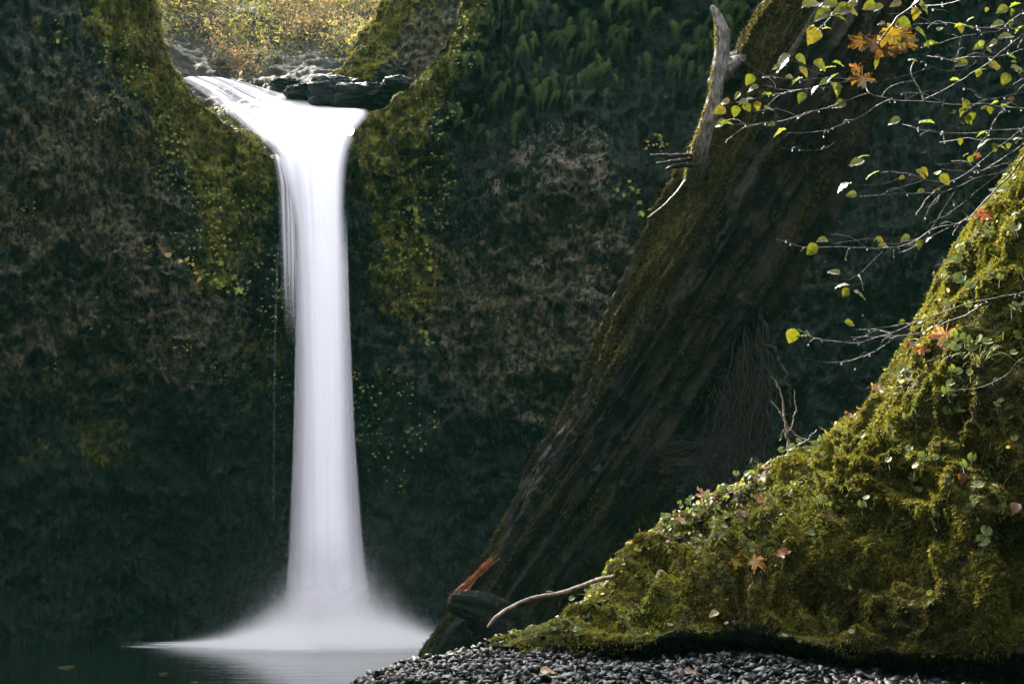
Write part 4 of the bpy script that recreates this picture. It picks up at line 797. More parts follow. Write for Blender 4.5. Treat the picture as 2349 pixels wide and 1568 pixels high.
up_leaves = lv([(600, 510, 34, 'g', 240), (440, 645, 30, 'g', 180), (410, 700, 38, 'g', 200), (510, 710, 32, 'g', 265), (560, 645, 28, 'g', 200), (520, 608, 26, 'g', 210), (600, 625, 26, 'g', 170), (650, 672, 26, 'g', 280), (585, 685, 30, 'g', 300), (730, 690, 34, 'g', 10), (720, 600, 36, 'w', 0),
                (410, 785, 34, 'g', 185), (455, 778, 36, 'w', 8), (740, 790, 22, 'g', 190), (790, 835, 38, 'w', 190), (620, 565, 34, 'g', 190), (800, 400, 60, 'g', 215), (930, 375, 36, 'g', 330), (765, 430, 20, 'g', 200), (1050, 415, 42, 'g', 325), (950, 450, 36, 'g', 310), (1100, 425, 42, 'w', 175), (1170, 405, 34, 'w', 340),
                (1120, 490, 40, 'w', 200), (1080, 520, 34, 'g', 190), (900, 512, 34, 'w', 200), (850, 490, 24, 'g', 180), (1160, 560, 40, 'w', 290), (1010, 570, 32, 'w', 220), (930, 620, 32, 'g', 235), (1170, 668, 40, 'g', 185), (1150, 545, 34, 'g', 310),
                (1265, 295, 56, 'm', 215), (1400, 275, 54, 'm', 170), (1500, 250, 60, 'm', 250), (1620, 260, 68, 'm', 340), (1450, 340, 58, 'm', 230), (1560, 320, 56, 'm', 300), (1265, 445, 46, 'o', 225), (1315, 540, 66, 'm', 260), (1350, 300, 50, 'm', 200), (1580, 255, 54, 'm', 280), (1480, 300, 56, 'm', 255), (1640, 300, 50, 'm', 320), (1420, 350, 44, 'm', 250), (1530, 345, 44, 'o', 270),
                (1060, 90, 54, 'g', 200), (1180, 70, 58, 'g', 185), (1000, 30, 46, 'g', 200), (1100, 25, 52, 'g', 170), (1260, 60, 48, 'g', 350), (1360, 40, 40, 'g', 200), (1180, 104, 40, 'w', 350), (1010, 222, 56, 'g', 245), (990, 172, 22, 'w', 200), (1100, 176, 22, 'w', 10), (1720, 52, 46, 'g', 340), (1660, 15, 40, 'g', 200),
                (1600, 155, 52, 'g', 345), (1700, 206, 46, 'g', 345), (1570, 240, 40, 'g', 240), (1660, 85, 36, 'g', 270), (1420, 50, 30, 'g', 200), (1530, 20, 34, 'g', 190), (1250, 25, 36, 'g', 190), (960, 20, 34, 'g', 210), (1440, 150, 22, 'g', 180), (1940, 162, 30, 'w', 20), (1815, 182, 24, 'w', 50), (1755, 280, 40, 'w', 20), (2060, 295, 30, 'g', 200),
                (2070, 440, 28, 'w', 30), (1950, 405, 36, 'g', 190), (2170, 412, 44, 'g', 10), (2310, 440, 42, 'g', 350), (2230, 505, 36, 'g', 240), (1910, 503, 28, 'w', 10), (2310, 185, 30, 'w', 60), (2230, 235, 46, 'g', 190), (1640, 378, 28, 'w', 15), (1410, 405, 30, 'g', 290), (2000, 765, 32, 'g', 330), (1950, 715, 24, 'g', 280), (1520, 770, 36, 'g', 185), (1730, 775, 44, 'w', 15),
                (2210, 60, 34, 'g', 200), (2290, 30, 30, 'w', 30), (2180, 150, 36, 'g', 180), (2110, 870, 20, 'w', 200), (2270, 640, 26, 'o', 265), (2230, 672, 26, 'w', 350)] + [(random.uniform(1900, 2380), random.choice([random.uniform(10, 480), random.uniform(650, 1000)]), random.uniform(14, 30), random.choice('ggw'), random.choice([190, 200, 340, 10, 250, 280])) for _ in range(34)], c3x, c3y)
Yb = 6.4
def yy(l, d0=6.2, d1=6.7): return [(x, y, d0 + (d1 - d0) * i / max(1, len(l) - 1)) for i, (x, y) in enumerate(l)]
branch_thing('upper branch with yellow maple leaves crossing in front of the leaning trunk', (2420, 258, 6.2),
    (yy([(2420, 258), (2349, 250), (2301, 247), (2241, 241), (2181, 240), (2121, 233), (2073, 232), (2025, 223), (1989, 214), (1977, 194), (1951, 182)]), .011, .004),
    [(yy([(1989, 214), (1953, 228), (1892, 248), (1833, 266), (1785, 278), (1741, 284), (1680, 287)], 6.6, 6.9), .004, .002), (yy([(2430, 20), (2349, 82), (2301, 115), (2253, 154), (2205, 187), (2157, 211), (2121, 228)]), .007, .004), (yy([(2157, 211), (2133, 208), (2109, 214), (2071, 232)], 6.4, 6.4), .003, .002),
     (yy([(2050, 229), (2027, 234), (1977, 266), (1934, 284), (1893, 300), (1857, 305), (1809, 305)], 6.5, 6.7), .004, .0018), (yy([(2420, 95), (2349, 113), (2301, 127), (2241, 132), (2205, 132), (2181, 137), (2150, 131), (2128, 131)]), .005, .002), (yy([(2420, 66), (2349, 65), (2289, 65), (2241, 64), (2210, 59), (2181, 55), (2145, 57), (2109, 56), (2018, 58)]), .005, .0018),
     (yy([(2420, -10), (2349, 26), (2325, 43), (2289, 70), (2241, 77), (2205, 84), (2169, 94), (2133, 106), (2073, 113), (2025, 115)]), .006, .0018), (yy([(1943, 86), (1985, 83), (2049, 78), (2097, 64)], 6.4, 6.4), .0018, .003), (yy([(2260, -30), (2205, 0), (2157, 11), (2121, 12), (2097, 7)]), .004, .002), (yy([(2241, 142), (2217, 158), (2181, 164), (2145, 156), (2109, 137), (2068, 118)], 6.4, 6.4), .003, .0018),
     (yy([(2130, -60), (2110, 0), (2060, 40), (2030, 80), (2005, 112)], 6.3, 6.3), .009, .005), (yy([(2060, -50), (1960, 0), (1925, 20), (1895, 50), (1870, 75)], 6.4, 6.6), .006, .002), (yy([(1951, 182), (1900, 178), (1850, 184), (1800, 181), (1765, 175), (1720, 150), (1690, 128)], 6.7, 7.0), .0035, .0016), (yy([(1951, 185), (1900, 199), (1840, 206), (1790, 205), (1745, 192)], 6.7, 7.0), .0035, .0016),
     (yy([(1900, 178), (1860, 160), (1820, 140), (1790, 135)], 6.8, 6.9), .003, .0015), (yy([(1840, 206), (1790, 214), (1735, 225), (1690, 235)], 6.8, 7.0), .003, .0015), (yy([(2121, 233), (2110, 205), (2098, 186), (2090, 160), (2100, 135)], 6.4, 6.5), .006, .003), (yy([(2098, 186), (2060, 192), (2035, 205), (2020, 225)], 6.4, 6.5), .0025, .0015), (yy([(2025, 185), (2060, 178), (2098, 168), (2150, 150)], 6.4, 6.5), .0018, .0025),
     (yy([(2420, 200), (2340, 215), (2290, 225), (2250, 225), (2240, 213)], 6.2, 6.3), .004, .002), (yy([(2400, 150), (2330, 215), (2300, 250), (2260, 320)], 6.2, 6.3), .004, .002), (yy([(1809, 305), (1780, 330), (1850, 345), (1893, 340), (1920, 322)], 6.7, 6.7), .0018, .0014)], up_leaves, 11)
mid_leaves = lv([(1330, 990, 28, 'w', 170), (1280, 1038, 44, 'g', 200), (1380, 1105, 40, 'w', 195), (1200, 1180, 46, 'w', 200), (1250, 1237, 28, 'g', 180), (1700, 1105, 38, 'g', 335), (1845, 1145, 38, 'g', 310), (1800, 1095, 24, 'w', 60), (1690, 1217, 22, 'g', 190), (1790, 1210, 22, 'w', 180), (2010, 1010, 22, 'g', 60), (1570, 1130, 18, 'g', 200),
                 (1720, 1090, 30, 'g', 320), (2110, 895, 22, 'w', 190), (1065, 1525, 32, 'g', 180), (1435, 1525, 28, 'g', 330), (1590, 1522, 30, 'g', 200), (1450, 1565, 32, 'g', 180), (1740, 1525, 24, 'w', 210), (1680, 1555, 28, 'g', 250), (2050, 1000, 30, 'o', 260)], c3x, c3y) + lv([(995, 155, 40, 'g', 215), (1135, 300, 36, 'g', 160), (1190, 378, 38, 'w', 178), (1210, 430, 30, 'g', 230), (1310, 435, 42, 'g', 340)], c3x, c6y)
branch_thing('forked bare branch with few leaves reaching across the dark cave', (2420, 300, 6.2),
    (yy([(2420, 280), (2349, 359), (2323, 397), (2279, 440), (2253, 469), (2215, 504), (2145, 524), (2116, 543), (2073, 565), (2025, 571), (1953, 567), (1881, 567), (1821, 560), (1775, 545)]), .008, .0018),
    [(yy([(2420, 370), (2349, 387), (2289, 399), (2229, 414), (2193, 428), (2157, 440), (2109, 446), (2049, 446), (2001, 449), (1970, 451)]), .006, .0018), (yy([(2400, 250), (2323, 311), (2284, 342), (2241, 378), (2212, 399), (2179, 414), (2121, 413), (2085, 399), (2049, 395), (2015, 397)]), .006, .0018), (yy([(2049, 395), (2025, 390), (1994, 377)], 6.6, 6.6), .002, .0015),
     (yy([(2121, 413), (2093, 422), (2057, 433), (2013, 449)], 6.5, 6.5), .0025, .0016), (yy([(2075, 403), (2037, 419), (1989, 424), (1953, 424)], 6.6, 6.6), .0022, .0015), (yy([(2420, 318), (2349, 318), (2313, 318), (2253, 320), (2217, 319), (2181, 324), (2152, 327)]), .004, .0016), (yy([(2420, 298), (2349, 297), (2301, 297), (2241, 305), (2193, 306), (2133, 300), (2095, 289), (2068, 283)]), .004, .0016),
     (yy([(2320, 380), (2241, 438), (2191, 480), (2150, 505), (2120, 520)], 6.3, 6.4), .0045, .002), (yy([(2193, 436), (2170, 470), (2145, 512), (2133, 530)], 6.4, 6.4), .002, .0014), (yy([(2116, 543), (2080, 555), (2040, 560), (2000, 548), (1953, 553), (1909, 560)], 6.5, 6.6), .003, .0015), (yy([(2157, 440), (2150, 462), (2130, 474), (2110, 476)], 6.5, 6.5), .002, .0014), (yy([(2025, 578), (2000, 600), (1985, 617), (1965, 632), (1940, 642), (1928, 640)], 6.6, 6.6), .0022, .0015),
     (yy([(2073, 568), (2110, 555), (2160, 530), (2200, 512)], 6.5, 6.4), .002, .002), (yy([(2060, 580), (2085, 572), (2105, 560)], 6.5, 6.4), .0014, .002), (yy([(2349, 330), (2290, 370), (2250, 390), (2200, 392), (2160, 388)], 6.3, 6.5), .004, .0016), (yy([(2253, 320), (2241, 345), (2230, 362), (2150, 378)], 6.4, 6.5), .002, .0014)], mid_leaves, 12)
low_leaves = lv([(1240, 625, 30, 'g', 345), (870, 705, 44, 'g', 250), (930, 700, 30, 'w', 20), (980, 690, 26, 'g', 330), (1570, 615, 18, 'g', 200)], c3x, c6y)
branch_thing('lowest thin bare branch crossing in front of the mossy bank', (2420, 652, 5.9),
    (yy([(2420, 652), (2349, 668), (2277, 684), (2216, 697), (2162, 717), (2108, 736), (2065, 756), (2018, 772), (1971, 785), (1917, 781), (1863, 772), (1831, 754)], 5.9, 6.6), .008, .0018),
    [(yy([(2252, 697), (2230, 715), (2169, 740), (2115, 763), (2058, 769), (2007, 772), (1950, 774)], 6.1, 6.5), .005, .0016), (yy([(2058, 771), (2007, 805), (1953, 826), (1899, 832), (1849, 823)], 6.3, 6.5), .003, .0014), (yy([(2115, 736), (2061, 745), (2007, 754), (1964, 756)], 6.3, 6.5), .003, .0014), (yy([(2420, 780), (2349, 823), (2313, 859), (2259, 884), (2169, 895)], 5.8, 6.2), .0035, .0015)], low_leaves, 13)

# ------------------------------------------------------------------ things on the bank
def bank_at(dx, dy): return ground_at(BV, bdx, bdy, dx, dy, (BT > 0) & (BV[:, 1] < 8.3))
st = [(1118, 1438, 7.3), (1135, 1418, 7.3), (1162, 1398, 7.35), (1215, 1373, 7.4), (1290, 1358, 7.45), (1340, 1341, 7.5), (1385, 1326, 7.55), (1420, 1322, 7.6)]
b0 = P(*st[0]); A = Acc(); q = smooth_path(PP(st), 90, .003, 4); A.add(*tube(q, np.interp(np.linspace(0, 1, 90), [0, .04, 1], [.006, .010, .0125]), 8)); A.add(*tube(smooth_path([q[46], q[46] + [-.02, 0, .012], q[46] + [-.045, 0, .012]], 6), np.linspace(.008, .004, 6), 6))
o = link('dead_stick', A.mesh('dead_stick', M['stick'], b0), None, b0); tag(o, 'pale bent dead stick poking out of the moss over dark water', 'stick')
A = Acc(); b0 = P(1812, 1040, 7.9)
for pts, r0, r1 in [([(1812, 1040), (1806, 1005), (1803, 975), (1797, 940), (1790, 900), (1770, 860)], .010, .003), ([(1806, 1000), (1820, 960), (1826, 930), (1820, 895)], .004, .002), ([(1799, 960), (1785, 940), (1768, 915)], .005, .002), ([(1803, 975), (1830, 1000), (1868, 1018)], .004, .002), ([(1808, 1010), (1800, 985), (1790, 1010)], .003, .002), ([(1812, 1040), (1790, 1050), (1760, 1062), (1740, 1085)], .005, .002), ([(1815, 1030), (1850, 1010), (1875, 985)], .003, .0015), ([(1815, 1035), (1800, 1060), (1790, 1080)], .004, .002)]:
    A.add(*tube(smooth_path(PP([(x, y, 7.9) for x, y in pts]), 26, .012, int(r0 * 1e4) + len(pts)), np.linspace(r0, r1, 26), 5))
o = link('dead_twig', A.mesh('dead_twig', M['stick'], b0), None, b0); tag(o, 'branched dead twig standing behind the crest of the mossy bank', 'twig')
# fallen leaves
FALLEN = [(2165, 800, 92, 'large pale orange maple leaf on the bank below the lowest branch', (.50, .26, .12), 250), (2115, 825, 50, 'small curled orange leaf beside the large maple leaf', (.40, .16, .05), 260), (2085, 805, 34, 'brown leaf at the bank crest', (.26, .10, .04), 200), (2245, 500, 52, 'rusty red leaf hanging at the top of the bank', (.34, .09, .025), 250),
          (2010, 908, 44, 'pale bleached leaf lying on the bank crest', (.42, .34, .28), 200), (1975, 960, 40, 'pinkish pale leaf on the bank crest', (.40, .30, .27), 190), (1945, 965, 34, 'small russet leaf on the bank crest', (.32, .14, .09), 170), (1900, 1015, 46, 'pale leaf where the crest turns stony', (.42, .33, .28), 180), (1615, 1140, 60, 'broad pale pink leaf on the stony crest', (.46, .36, .33), 190),
          (1760, 1105, 48, 'bleached leaf among the crest stones', (.44, .36, .32), 20), (1750, 1165, 54, 'orange leaf half covering a crest stone', (.36, .19, .11), 200), (1700, 1190, 40, 'brown leaf among the crest stones', (.20, .10, .05), 180), (1710, 1292, 56, 'orange leaf hanging on the middle of the bank', (.42, .15, .04), 130), (1745, 1308, 54, 'pale yellow leaf below the hanging orange leaf', (.50, .33, .16), 330),
          (1805, 1282, 44, 'rusty leaf on the shaded middle of the bank', (.30, .10, .035), 10), (1560, 1205, 36, 'pale leaf low on the stony crest', (.40, .34, .30), 160), (1690, 1310, 40, 'yellow green leaf on the moss ridge', (.32, .30, .03), 260), (2210, 1110, 30, 'dark russet leaf on the shaded bank', (.20, .07, .04), 250), (1520, 1330, 28, 'tiny pale leaf on the left of the bank', (.40, .34, .30), 200),
          (1640, 1420, 26, 'small fallen leaf near the foot of the moss', (.30, .22, .10), 200), (2330, 1180, 30, 'faded pink leaf at the right of the shaded bank', (.28, .14, .12), 230), (1905, 1200, 38, 'dark brown curled leaf under the grass tuft', (.09, .05, .02), 270)]
fl = {}
for k, (dx, dy, s, lb, col, ang) in enumerate(FALLEN):
    q = bank_at(dx, dy); o = link('fallen_leaf', leaf_mesh('fallen_leaf', 'maple' if s > 32 else 'ovate', col, M['autumn'], 100 + k)); sz = s / F * q[1]; o.scale = (sz,) * 3
    a_ = R(ang); d = unit(np.array([math.cos(a_), -.35, math.sin(a_) * .8 - .1])); o.location = q + np.array([-.01, -.035, .028]) - d * sz * .45; orient(o, d, (random.uniform(-.4, .1), -.75, .8)); tag(o, lb, 'leaf', 'fallen leaves on the bank')
for dx, dy, s, lb, col in [(1240, 1556, 40, 'yellow and grey leaf on the gravel at the bottom edge', (.34, .22, .09)), (1180, 1545, 18, 'tiny yellow green leaf on the gravel', (.26, .30, .03)), (1570, 1560, 30, 'brown leaf on the dark gravel', (.22, .09, .03))]:
    q = ground_at(GV, gdx, gdy, dx, dy, gvis); o = link('fallen_leaf', leaf_mesh('fallen_leaf', 'ovate', col, M['autumn'], 170 + dx % 9)); sz = s / F * q[1]; o.scale = (sz,) * 3; o.location = q + [0, 0, .03]; orient(o, (1, .2, .15), (-.2, -.5, 1)); tag(o, lb, 'leaf', 'fallen leaves on the gravel')
# round-leaved creeping plants
RM = [leaf_mesh('leaf', 'round', c, M['smallleaf'], 200 + i) for i, c in enumerate([(.10, .135, .04), (.12, .15, .055), (.085, .115, .028), (.13, .15, .05)])]
stem_me = mesh_np('stem', *tube(np.array([[0, 0, -1.], [0, .05, -.5], [0, 0, 0]]), .03, 4), M['smallleaf'], np.tile((.08, .10, .02), (12, 1)))
PL = []
for (x, y, s, n_) in [(2325, 540, 46, 1), (2280, 560, 40, 2), (2215, 575, 34, 2), (2225, 640, 40, 3), (2195, 700, 40, 2), (2235, 690, 38, 3), (2330, 480, 44, 4), (2290, 470, 36, 3), (2150, 740, 30, 2), (2190, 800, 30, 3), (2240, 795, 36, 5), (2300, 810, 40, 4), (2200, 760, 34, 2), (2340, 830, 30, 2), (2130, 820, 28, 3), (2100, 830, 26, 3), (2090, 880, 26, 2), (2180, 890, 32, 5),
                      (2240, 890, 30, 4), (2080, 960, 26, 3), (2165, 935, 32, 3), (2210, 960, 28, 2), (2120, 990, 28, 4), (2050, 1000, 30, 2), (1985, 1010, 32, 3), (2020, 960, 26, 2), (2290, 950, 28, 3), (2350, 940, 26, 1), (2320, 1020, 32, 1), (2200, 1065, 28, 2), (2150, 1095, 40, 3), (2125, 1085, 34, 2), (2070, 1130, 30, 2), (2110, 1110, 24, 1), (2160, 1125, 42, 1), (2235, 1130, 40, 1), (2225, 1160, 30, 1),
                      (2265, 1085, 32, 1), (2165, 1195, 28, 4), (2110, 1190, 30, 1), (2260, 1265, 40, 2), (2000, 1165, 26, 2), (1880, 1170, 24, 2), (1770, 1225, 24, 2), (1860, 1240, 22, 2), (1640, 1200, 24, 4), (1600, 1180, 24, 5), (1660, 1140, 24, 5), (1740, 1090, 22, 5), (1800, 1060, 24, 5), (1850, 1045, 24, 4), (1560, 1170, 20, 4), (1700, 1120, 22, 5), (1900, 1040, 26, 4), (1940, 1010, 26, 3), (1620, 1290, 22, 2),
                      (1340, 1400, 20, 4), (1310, 1440, 20, 4), (1430, 1290, 18, 3), (1420, 1440, 22, 3), (1660, 1240, 26, 3), (1530, 1215, 20, 4), (2060, 1060, 26, 3), (2330, 730, 30, 3), (2280, 640, 26, 2), (2340, 620, 22, 2)]:
    rs = random.Random(int(x * 7 + y)); q = bank_at(x, y); lit = y < 870 or x < 1950
    if s >= 40 and n_ == 1: lb = {2325: 'single big heart shaped leaf plant near the top of the bank', 2160: 'lone pale round leaf on the shaded right face of the bank', 2235: 'single round leaf near the right edge of the shaded bank'}.get(x, 'single round leaf plant on the bank')
    elif x < 1500: lb = 'small round leaved plant at the low left end of the bank'
    elif x < 1960: lb = 'small round leaved plant among stones on the bank crest'
    elif lit: lb = 'round leaved creeping plant on the sunlit upper bank'
    else: lb = 'round leaved creeping plant on the shaded bank face'
    root = empty('creeping_plant', q, lb, 'plant', 'round leaved plants on the bank')
    for k in range(n_):
        sz = s / F * q[1] * rs.uniform(.65, 1.05); o_ = np.array([rs.uniform(-1, 1), 0, rs.uniform(-.8, .8)]) * sz * (.95 if n_ > 1 else 0) * (1 + .15 * n_)
        pp = np.array([o_[0], -.03 - rs.uniform(0, .03), o_[2] + .03]); l = link('leaf', rs.choice(RM), root, tuple(pp)); l.scale = (sz * .8,) * 3; nrm = (rs.uniform(-.6, .3), rs.uniform(-1, -.3), rs.uniform(.35, 1.1)); d = Vector((rs.uniform(-1, 1), rs.uniform(-.3, .3), rs.uniform(-1, .4))); orient(l, d, nrm)
        st_ = link('stalk', stem_me, root, tuple(pp)); st_.scale = (.06, .06, .07); st_.rotation_euler = (rs.uniform(-.9, -.2), rs.uniform(-.3, .3), 0)
# grass tufts
def grass_mesh(seed, n_, ln, droop, wid=.0022):
    r = np.random.default_rng(seed); A = Acc()
    for i in range(n_):
        a0 = r.uniform(0, 6.28); L = ln * r.uniform(.5, 1.1); lean = r.uniform(.2, .9); d = np.array([math.cos(a0), math.sin(a0), 0]); k = 9; t = np.linspace(0, 1, k)
        q = np.outer(t * lean * L, d) + np.outer(L * (t - droop * t ** 2.2), [0, 0, 1]) + np.array([r.normal(0, .012), r.normal(0, .012), 0]); sd = np.cross(d, [0, 0, 1]); w_ = wid * (1 - t ** 2) + .0003
        V = np.concatenate([q + sd * w_[:, None], q - sd * w_[:, None]]); j = np.arange(k - 1); g = r.random(); A.add(V, np.stack([j, j + 1, k + j + 1, k + j], 1), np.array([.10, .14, .03]) * (1 - g) + np.array([.23, .22, .07]) * g)
    return A.mesh('grass_tuft', M['smallleaf'])
GM = [grass_mesh(300, 34, .26, .75), grass_mesh(301, 26, .20, .9), grass_mesh(302, 40, .14, .35), grass_mesh(303, 9, .20, .8)]
for k, (x, y, me, sc, lb) in enumerate([(2245, 830, 0, 1.0, 'big arching grass tuft right of the large maple leaf'), (2210, 900, 1, .9, 'drooping grass below the big tuft'), (1830, 1190, 0, .75, 'fine pale grass tuft hanging in the middle of the bank'), (1880, 1160, 0, .7, 'fine grass hanging beside the dark curled leaf'), (1230, 1500, 2, .7, 'short upright grass tuft growing on the gravel'), (1885, 1060, 1, .9, 'wispy grass at the stony crest'),
                                      (1990, 890, 3, .8, 'thin arching grass stems standing on the crest over dark cave'), (1960, 940, 3, .5, 'few thin grass blades on the crest edge'), (1760, 1320, 1, .7, 'drooping grass below the hanging orange leaf'), (1470, 1260, 2, .6, 'small upright grass on the left crest of bank'), (2190, 640, 1, .9, 'grass drooping from the upper left edge of bank'), (1860, 1240, 1, .7, 'grass over the dark hollow in the moss'), (2300, 800, 3, 1.1, 'long thin grass blades near right edge'), (2130, 1040, 1, .6, 'grass tuft on the shaded bank face'), (2080, 900, 3, .7, 'thin grass among round leaves on the bank'), (1580, 1200, 2, .5, 'short grass beside the broad pale leaf'), (1700, 1330, 0, .5, 'yellowed grass hanging on the moss ridge')]):
    q = bank_at(x, y) if x != 1230 else ground_at(GV, gdx, gdy, 1230, 1500, gvis); o = link('grass_tuft', GM[me], None, q + [0, -.01, -.02]); o.scale = (sc,) * 3; o.rotation_euler = (R(25) if me != 2 else R(5), R(-12), k * 1.3); tag(o, lb, 'grass', 'grass tufts on the bank')
# fine grass and leaf litter spread over the bank
n = 2400; p, nr, f = bank_points(n, .25 + blob(BFX, BFY, 1850, 1150, 150, 120) + blob(BFX, BFY, 2200, 750, 150, 200)); up = unit(nr * .5 + np.array([-.1, -.3, -.35]) + rng.normal(0, .45, (n, 3))); a, b = basis(up)
g = rng.random((n, 1)); tv = np.array([[-.02, 0, 0], [.02, 0, 0], [.016, .06, .5], [-.016, .06, .5], [0, .22, 1.0]], float)
v_, _, c_ = scatter(tv, np.array([[0, 1, 2]]), p, a, b, up, .04 + .08 * rng.random((n, 1)) ** 2, np.array([.05, .055, .015]) * (1 - g) + np.array([.15, .15, .04]) * g); i5 = (np.arange(n) * 5)[:, None]
o = link('grass', mesh_np('grass', v_, [np.array([[0, 1, 2, 3]]) + i5, np.array([[3, 2, 4]]) + i5], M['smallleaf'], c_, False)); tag(o, 'fine grass blades growing through the moss on the bank', 'grass', kind='stuff')
n = 2600; p, nr, f = bank_points(n, .12 + 2 * blob(BFX, BFY, 1680, 1130, 210, 70) + .6 * sstep(.35, 0, BFT) + .4 * blob(BFX, BFY, 1350, 1420, 130, 50)); nn = unit(nr + rng.normal(0, .4, (n, 3))); a, b = basis(nn)
pal = np.array([[.14, .19, .05], [.20, .23, .06], [.40, .34, .28], [.30, .17, .09], [.12, .15, .03], [.24, .24, .16]]); col = pal[rng.choice(6, n, p=[.3, .2, .12, .1, .2, .08])] * (.8 + .4 * rng.random((n, 1)))
th = np.linspace(0, 2 * np.pi, 8, endpoint=False); tv = np.c_[np.cos(th), .75 * np.sin(th), .12 * np.cos(2 * th)]; tf = np.array([[0, 1, 2, 3], [0, 3, 4, 7], [4, 5, 6, 7]])
v_, f_, c_ = scatter(tv, tf, p + nr * .022, a, b, nn, .006 + .011 * rng.random((n, 1)), col); o = link('leaf_litter', mesh_np('leaf_litter', v_, f_, M['smallleaf'], c_, False)); tag(o, 'small leaves and leaf litter strewn over the bank', 'leaf litter', kind='stuff')

# ------------------------------------------------------------------ plants on the cliff
def frond_mesh(seed, L=1.0, col=(.05, .085, .02)):
    r = np.random.default_rng(seed); n = 17; t = np.linspace(0, 1, n); q = np.c_[.06 * np.sin(t * 2 + seed), t * .72, .20 * np.sin(t * 2.6) - .35 * t ** 2]; A = Acc(); A.add(*tube(q, .006, 3), col)
    for i in range(1, n):
        l = .105 * math.sin(math.pi * min(1, (t[i] * .86 + .14)) ** .8) + .015; w_ = .017
        for s in (-1, 1):
            tip = q[i] + [s * l, .07, -.05 + r.normal(0, .012)]; A.add(np.array([q[i] - [0, w_, 0], q[i] + [0, w_ * .6, 0], q[i] * .4 + tip * .6 + [0, w_ * .6, 0], tip, q[i] * .4 + tip * .6 - [0, w_ * .5, 0]]), np.array([[0, 1, 2, 4]]), np.array(col) * r.uniform(.8, 1.25)); A.add(np.array([q[i] * .4 + tip * .6 - [0, w_ * .5, 0], q[i] * .4 + tip * .6 + [0, w_ * .6, 0], tip]), np.array([[0, 1, 2]]), np.array(col) * r.uniform(.8, 1.25))
    return A.mesh('frond', M['fern'], None, False)
FM = [frond_mesh(i, 1, c) for i, c in enumerate([(.048, .076, .022), (.038, .068, .024), (.060, .082, .020)])]
def wall_at(dx, dy):
    d = (wdx - dx) ** 2 + (wdy - dy) ** 2 + np.where(WV[:, 1] > 26.6, 1e7, 0); return WV[np.argmin(d)]
rs = random.Random(21); FERN = []
tries = 0
while len(FERN) < 78 and tries < 4000:
    tries += 1; x, y = rs.uniform(1000, 1760), rs.uniform(-25, 300)
    lim = 300 - max(0, x - 1120) * .36 if x < 1500 else 170
    if y > max(lim, 110) or x < 1062 - y * .5 + 62 or any(abs(x - a) < 26 and abs(y - b) < 18 for a, b in FERN): continue
    FERN.append((x, y))
for x, y in FERN:
    q = wall_at(x, y); lb = 'fern hanging on the cliff edge right of the falls' if x < 1150 else ('fern hanging from the dark overhang behind the broken limb' if x > 1520 else 'fern hanging from the dark overhang between falls and trunk')
    root = empty('fern', q + np.array([0, -.05, 0]), lb, 'fern', 'ferns hanging from the cliff')
    for k in range(rs.randint(2, 4)):
        o = link('frond', rs.choice(FM), root, (rs.uniform(-.22, .22), 0, rs.uniform(-.12, .12))); s = rs.uniform(.36, .74); o.scale = (s,) * 3; an = rs.uniform(-.8, .25) ; orient(o, (math.sin(an), -rs.uniform(.2, .6), -math.cos(an)), (rs.uniform(-.3, .3), -1, .25))
# little leafy plants on the cliff beside the falls
def sprig_mesh(seed, col, n_=16, spread=.14, ls=.035, kind='round'):
    r = np.random.default_rng(seed); A = Acc(); V, Fs = leaf_tpl(kind, seed); Fs = Fs if isinstance(Fs, list) else [Fs]
    for i in range(n_):
        c = np.array([r.normal(0, spread), -.03 - .05 * r.random(), r.normal(0, spread * 1.25)]); nrm = unit(np.array([[r.normal(0, .4), -1, r.uniform(.1, .9)]])); a, b = basis(nrm, np.array([r.uniform(0, 6.28)])); s = ls * r.uniform(.6, 1.3); Vw = (V @ np.stack([a[0], b[0], nrm[0]])) * s + c; cc = np.array(col) * r.uniform(.9, 1.8)
        for f_ in Fs: A.add(Vw, f_, cc)
    return A.mesh('foliage', M['smallleaf'])
SPM = {'green': [sprig_mesh(i, (.085, .125, .025), 18) for i in range(3)], 'yellow': [sprig_mesh(10 + i, (.20, .19, .035), 16, .15, .03) for i in range(3)], 'fernlet': [sprig_mesh(20 + i, (.17, .20, .035), 9, .11, .11, 'maple') for i in range(2)], 'dry': [sprig_mesh(30, (.26, .17, .06), 8, .10, .07, 'ovate')]}
